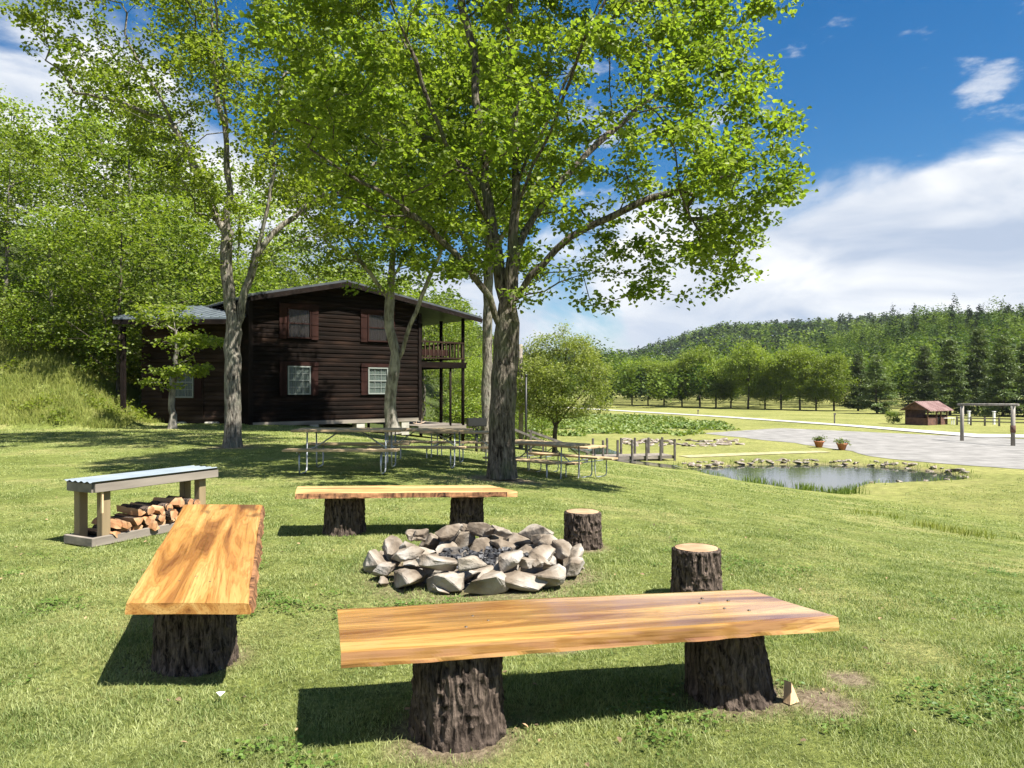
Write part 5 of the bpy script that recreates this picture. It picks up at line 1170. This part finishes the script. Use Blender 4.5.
edge = np.array(along(POND, 5, 2, 0.35)); edge = edge + npr.normal(0, .3, edge.shape)
blades('bank_grass', edge, 14, 0.25, 0.22, 0.02, M['reed'], 'short tufty grass round the pond bank', 0.4, 4)
# broad marsh leaves
Q = npr.uniform((-2, 58), (26, 110), (9000, 2)); k = poly_dist(Q[:, 0], Q[:, 1], MARSH) < 0; k &= fbm(Q[:, 0] / 4, Q[:, 1] / 4, 8) > 0.47; Q = Q[k]
C3 = np.stack([Q[:, 0], Q[:, 1], H(Q[:, 0], Q[:, 1]) + 0.10], -1)
lv, lf = leaf_cloud(np.random.default_rng(5), C3, 8, 0.28, 0.36, -0.4, 0.35, 0.36, 4, 0.5)
tag(link('marsh_plants', mesh_np('marsh_plants', lv, [lf], M['marsh'])), 'broad leaved marsh plants covering the wet ground beyond the bridge', kind='stuff')
# tall grass on the left bank
Q = npr.uniform((-32, 27), (-13.5, 38), (16000, 2)); b_ = np.minimum(Q[:, 1] - 27.2, -(Q[:, 0] + 14.6)); k = (b_ > 0.1) & (b_ < 7.5); Q = Q[k]
blades('bank_meadow', Q, 8, 0.1, 0.24, 0.02, M['tallgrass'], 'tall unmown grass on the sunny bank at the left', 0.35, 6)
C4 = np.stack([Q[::3, 0], Q[::3, 1], H(Q[::3, 0], Q[::3, 1]) + 0.16], -1); C4 = C4[fbm(C4[:, 0] / 1.5, C4[:, 1] / 1.5, 19) > 0.58]
lv, lf = leaf_cloud(np.random.default_rng(15), C4, 12, 0.16, 0.12, 0.1, 0.7, 0.36, 4, 0.6)
tag(link('bank_weeds', mesh_np('bank_weeds', lv, [lf], M['leaf_light'])), 'leafy bright weeds growing through the grass of the left bank', kind='stuff')
# rough strip right of the lawn
Q = npr.uniform((5, 9), (26, 29), (9000, 2)); s_ = (Q[:, 0] - 2.6) * .91 + (Q[:, 1] - 13.9) * .42; k = (np.abs(s_ - 5.8) < 1.6 * fbm(Q[:, 0], Q[:, 1], 5)) & (Q[:, 0] / Q[:, 1] > 0.46) & (fbm(Q[:, 0] * 1.3, Q[:, 1] * 1.3, 15) > 0.5); Q = Q[k]
blades('rough_strip', Q, 10, 0.12, 0.16, 0.015, M['tallgrass'], 'rough unmown strip on the right slope of the lawn', 0.4, 7)

# ------------------------------------------------------------------ near lawn blades
def lawn():
    r = np.random.default_rng(42); Vs = []; n_tot = 0
    def band(y0, y1, dens, h, w, margin):
        nonlocal n_tot
        wd = 0.72 * y1 + margin; n = int(dens * (y1 - y0) * 2 * wd); x = r.uniform(-wd, wd, n); y = r.uniform(y0, y1, n)
        k = np.abs(x) < 0.72 * y + margin
        d = dirtf(x, y); k &= r.uniform(0, 1, n) > d * 0.93; k &= poly_dist(x, y, POND) > 2.2
        k &= r.uniform(0, 1, n) < 0.4 + 1.0 * sst(fbm(x * 3.2, y * 3.2, 6), .25, .65)
        x = x[k]; y = y[k]; n = len(x); n_tot += n
        z = H(x, y) - 0.012; hh = h * (0.6 + 0.7 * sst(fbm(x * 2.6, y * 2.6, 17), .2, .8)) * r.uniform(.5, 1.3, n); a = r.uniform(0, 6.28, n); b = a + r.normal(1.57, .6, n)
        ll = np.abs(r.normal(0.6, .55, n)) * hh
        side = np.stack([np.cos(a), np.sin(a), 0 * a], -1) * (w * r.uniform(.6, 1.3, n))[:, None] / 2; ld = np.stack([np.cos(b) * ll, np.sin(b) * ll, 0 * b], -1)
        p = np.stack([x, y, z], -1); up_ = np.stack([0 * hh, 0 * hh, hh], -1)
        Vs.append(np.stack([p - side, p + side, p + up_ * .6 + ld * .4 + side * .75, p + up_ * .6 + ld * .4 - side * .75, p + up_ + ld], 1).reshape(-1, 3))
    band(1.2, 3.2, 19000, 0.027, 0.0032, 0.6); band(3.2, 5.0, 13000, 0.027, 0.004, 0.6); band(5.0, 8.0, 7500, 0.026, 0.0056, 0.6); band(8.0, 12.0, 3200, 0.024, 0.009, 0.5); band(12, 20, 900, 0.025, 0.016, 0.5); band(20, 34, 160, 0.035, 0.03, 0.5)
    V = np.concatenate(Vs); i = np.arange(n_tot)[:, None] * 5
    o = link('lawn_grass', mesh_np('lawn_grass', V, [i + np.array([[0, 1, 2, 3]]), i + np.array([[3, 2, 4]])], M['grass'])); tag(o, 'short mown grass of the lawn round the fire ring', kind='stuff'); print('blades', n_tot)
lawn()
M['litter'] = mat('litter', (0.22, 0.15, 0.08), 0.9, island=0.7)
M['clover'] = leaf_mat('clover', (0.06, 0.12, 0.02), (0.13, 0.20, 0.04), 0.3, 1, isl=0)
r5 = np.random.default_rng(55); q = r5.uniform((-1, 0), (1, 1), (260, 2)); yy = 2.2 + 9 * q[:, 1] ** 1.3; xx = q[:, 0] * (0.75 * yy + .3)
Cq = np.stack([xx, yy, H(xx, yy) + 0.018], -1); lv, lf = leaf_cloud(r5, Cq, 1, 0.01, 0.032, 0.0, 0.1, 0.3, 6, 2.0)
tag(link('dead_leaves', mesh_np('dead_leaves', lv, [lf], M['litter'])), 'dead leaf bits scattered over the lawn', kind='stuff')
yy = r5.uniform(2, 8.5, 2600); xx = r5.uniform(-1, 1, 2600) * (0.75 * yy + .3); kk = (fbm(xx * 1.4, yy * 1.4, 71) > 0.62) & (dirtf(xx, yy) < .3); Cq = np.stack([xx[kk], yy[kk], H(xx[kk], yy[kk]) + 0.02], -1)
lv, lf = leaf_cloud(r5, Cq, 14, 0.035, 0.022, 0.0, 0.25, 0.45, 6, 2.5)
tag(link('clover_patches', mesh_np('clover_patches', lv, [lf], M['clover'])), 'low clover and weed patches in the lawn', kind='stuff')

# ------------------------------------------------------------------ far objects
# footbridge
bx, by = 7.7, 42.2; br = thing('footbridge', 'small grey wooden footbridge with upright posts at the pond inlet', 'footbridge', (6.9, 42.0, -2.42), R(14))
s = MB()
for i in range(22): s.box((-2.2 + 0.2 * i, 0, 0.1), (0.18, 1.5, 0.045))
s.box((0, -0.7, 0.02), (4.4, 0.1, 0.16)); s.box((0, 0.7, 0.02), (4.4, 0.1, 0.16)); s.build('deck', M['weathered'], br)
M['post_dark'] = mat('post_dark', (0.08, 0.07, 0.06), 0.85, 5, [(0.3, (0.04, 0.034, 0.028)), (0.7, (0.13, 0.115, 0.1))])
for sy in (-1, 1):
    for i in range(6):
        s = MB(); s.box((-2.15 + 0.86 * i, sy * 0.8, 0.42), (0.11, 0.11, 1.25), None, 0.01); s.build('post', M['post_dark'], br)
# handrail of the steps by the porch (two sloping dark rails on posts)
hr = thing('handrail', 'dark sloping handrail beyond the big trunk leading down to the bridge', 'handrail', (0.0, 27.5, Hs(0, 27.5)), 0)
s = MB(); s.bar((-0.2, 0, 1.0), (1.4, 3.5, 0.15), 0.07, 0.09); s.build('rail', M['post_dark'], hr)
s = MB(); s.bar((0.6, 0, 0.85), (3.2, 3.2, -0.25), 0.07, 0.09); s.build('rail', M['post_dark'], hr)
for (x, y, z) in ((-0.1, 0.1, .95), (1.3, 3.3, .2), (0.7, 0.1, .85), (3.1, 3.1, -.2)):
    s = MB(); s.box((x, y, z - 0.7), (0.09, 0.09, 1.4)); s.build('post', M['post_dark'], hr)
# utility pole
s = MB(); s.tube([(0, 0, -0.3), (0.02, 0, 3), (0.0, 0, 5.4)], [0.12, 0.11, 0.09], 12); o = s.build('utility_pole', M['weathered'], None, (0.45, 38, Hs(.45, 38))); tag(o, 'plain grey wooden pole between the big trunk and the round tree', 'pole')
s = MB(); s.tube([(0, 0, -0.3), (0.01, 0, 3.4)], [0.05, 0.045], 8); s.tube([(0.01, 0, 3.4), (0.01, 0, 3.5)], [0.06, 0.06], 8); o = s.build('metal_post', M['black_metal'], None, (0.62, 33, Hs(.62, 33))); tag(o, 'thin black post standing just right of the grey pole', 'post')
# planters
M['terracotta'] = mat('terracotta', (0.4, 0.15, 0.07), 0.8, 5, [(0.3, (0.28, 0.10, 0.05)), (0.7, (0.42, 0.17, 0.085))])
M['flower_leaf'] = leaf_mat('flower_leaf', (0.08, 0.12, 0.03), (0.2, 0.24, 0.07), .3, 1)
for px, py, lb in ((819, 447.5, 'terracotta planter with a leafy plant, the left one of the pair at the gravel edge'), (842, 450, 'terracotta planter with a leafy plant, the right one of the pair at the gravel edge')):
    x, y = Pz(px, py); t = thing('flower_pot', lb, 'planter', (x, y, Hs(x, y)), 0, 'terracotta planters at the gravel edge')
    s = MB(); s.lathe([(0.2, 0), (0.31, 0.36), (0.35, 0.37), (0.35, 0.45), (0.30, 0.45), (0.28, 0.4)], (0, 0, 0), 18); s.build('pot', M['terracotta'], t)
    rg = np.random.default_rng(int(px)); c_ = rg.normal(0, 1, (26, 3)) * (.16, .16, .08) + (0, 0, .55); lv, lf = leaf_cloud(rg, c_, 12, .07, .11, .2, .8, .4, 4, .4); link('foliage', mesh_np('foliage', lv, [lf], M['flower_leaf']), t)
# small posts along the drive
for px, py, h_, lb in ((834.5, 424, 1.25, 'thin dark marker post standing by the road in mid meadow'), (698, 415, .8, 'short thin marker post by the marsh beside the road')):
    x, y = Pz(px, py); s = MB(); s.box((0, 0, h_ / 2 - .1), (.12, .12, h_ + .2), None, .01); s.box((0, -.07, h_ - .12), (.26, .03, .24)); o = s.build('marker_post', M['post_dark'], None, (x, y, Hs(x, y))); tag(o, lb, 'marker post')
# round bush near the shed
x, y = Pz(893, 424); me = proto_decid(91, 1.5, 0.75, M['bark_dark'], M['leaf_wood'], nc=60, per=24, size=.14, spread=.13, low=0.02, gap=0.0, rb=.04)
plant_tree('round_bush', 'small round clipped bush on the meadow left of the shed', 'bush', None, me, x, y, 1.0, 0)
# shed
M['rust_roof'] = mat('rust_roof', (0.3, 0.12, 0.09), 0.6, 1.2, [(0.3, (0.13, 0.06, 0.05)), (0.7, (0.26, 0.17, 0.155))])
M['shed_red'] = mat('shed_red', (0.12, 0.05, 0.035), 0.85, 3, [(0.3, (0.06, 0.028, 0.02)), (0.7, (0.16, 0.075, 0.05))])
sx_, sy_ = Pz(926, 424.5); D = sy_; sh = thing('garden_shed', 'small open fronted shed with a reddish metal roof at the meadow edge', 'shed', (sx_, sy_, FIELD), R(32))
s = MB(); s.box((0, 1.2, .85), (4.0, .1, 1.7)); s.box((-1.95, 0, .4), (.1, 2.35, .8)); s.prism([(-2.0, -1.2, 1.7), (-2.0, 1.25, 1.7), (-2.0, 0.02, 2.45)], (.08, 0, 0)); s.box((1.95, 0, .5), (.1, 2.35, 1.0)); s.box((-1.1, -1.2, .45), (1.7, .1, .9)); s.box((1.3, -1.2, .45), (1.2, .1, .9)); s.build('wall', M['shed_red'], sh)
for x in (-1.95, -.2, .7, 1.95):
    s = MB(); s.box((x, -1.26, .85), (.12, .12, 1.7)); s.build('post', M['shed_red'], sh)
s = MB(); s.prism([(-2.35, -1.7, 1.55), (-2.35, 0, 2.55), (-2.35, 0, 2.62), (-2.35, -1.7, 1.62)], (4.9, 0, 0)); s.prism([(-2.35, .004, 2.55), (-2.35, 1.7, 1.55), (-2.35, 1.7, 1.62), (-2.35, .004, 2.62)], (4.9, 0, 0))
for i in range(13): s.bar((-2.3 + .4 * i, -1.7, 1.635), (-2.3 + .4 * i, 0, 2.635), .05, .03)
s.build('roof', M['rust_roof'], sh)
s = MB(); s.box((.2, -.4, .55), (1.6, .7, .08)); 
for a_ in (-.5, .9): s.box((a_, -.4, .25), (.08, .6, .5))
s.build('workbench', M['weathered'], sh)
M['white'] = mat('white', (0.72, 0.72, 0.7), 0.6)
# white picnic style table beside the shed
x, y = Pz(946, 424.5); t = thing('garden_table', 'white garden table standing right of the shed', 'table', (x, y, FIELD), R(-10))
s = MB(); s.box((0, 0, .72), (1.7, .8, .06), None, .01); s.build('tabletop', M['white'], t)
for a_ in (-.7, .7):
    for b_ in (-.3, .3): s = MB(); s.box((a_, b_, .35), (.09, .09, .7)); s.build('leg', M['white'], t)
# swing frame
(x0, y0), (x1, y1) = Pz(962, 441), Pz(1013, 446)
M['pole_grey'] = mat('pole_grey', (0.25, 0.23, 0.2), 0.85, 4, [(0.3, (0.15, 0.135, 0.115)), (0.7, (0.33, 0.30, 0.26))], scale3=(1, 1, .2))
sw = thing('swing_frame', 'wooden post frame with one long crossbeam on the gravel, swing hanging in it', 'swing frame', (x0, y0, FIELD), 0)
v = Vector((x1 - x0, y1 - y0, 0)); u_ = v.normalized()
s = MB(); s.tube([(0, 0, -.3), (0, 0, 2.72)], .13, 12); s.build('post', M['pole_grey'], sw)
s = MB(); s.tube([(v.x, v.y, -.3), (v.x, v.y, 2.85)], .14, 12); s.build('post', M['pole_grey'], sw)
s = MB(); s.tube([tuple(-u_ * .45 + Vector((0, 0, 2.82))), tuple(v + u_ * .5 + Vector((0, 0, 2.92)))], .085, 10); s.build('crossbeam', M['pole_grey'], sw)
s = MB(); s.lathe([(.17, .0), (.17, .5)], (v.x, v.y, .95), 12); s.build('post_band', M['shed_red'], sw)
# fence beyond
for i, (px, py) in enumerate(((969, 424), (994, 424.5))):
    x, y = Pz(px, py); s = MB(); s.box((0, 0, .65), (.22, .22, 1.5), None, .02); s.box((0, 0, 1.45), (.3, .3, .08), None, .02); o = s.build('white_post', M['white'], None, (x, y, FIELD)); tag(o, ['white square post behind the left end of the rail fence', 'white square post between the two swing frame posts'][i], 'post', 'white posts by the fence')
fa = Pz(957, 425); fb_ = Pz(1060, 428); t = thing('rail_fence', 'low weathered rail fence on the meadow behind the swing frame', 'fence', (fa[0], fa[1], FIELD), 0)
v = Vector((fb_[0] - fa[0], fb_[1] - fa[1], 0)); n = 7
for i in range(n + 1):
    q = v * i / n; s = MB(); s.box((q.x, q.y, .4), (.14, .14, 1.1)); s.build('post', M['post_dark'], t)
for z in (.45, .8): s = MB(); s.bar((0, 0, z), tuple(v + Vector((0, 0, z))), .06, .12); s.build('rail', M['weathered'], t)

# ------------------------------------------------------------------ haze: one closed box of thin even air
hz = MB(); hz.box((150, 650, 60), (2600, 1700, 134)); o = hz.build('haze', None); tag(o, 'thin summer haze over the valley', kind='stuff')
m = bpy.data.materials.new('haze'); m.use_nodes = True; N = m.node_tree.nodes; N.clear(); out = N.new('ShaderNodeOutputMaterial'); pv = N.new('ShaderNodeVolumePrincipled')
pv.inputs['Color'].default_value = (0.80, 0.88, 1.0, 1); pv.inputs['Density'].default_value = 0.00007; pv.inputs['Anisotropy'].default_value = 0.2
m.node_tree.links.new(pv.outputs[0], out.inputs['Volume']); o.data.materials.append(m); SC.cycles.volume_bounces = 0
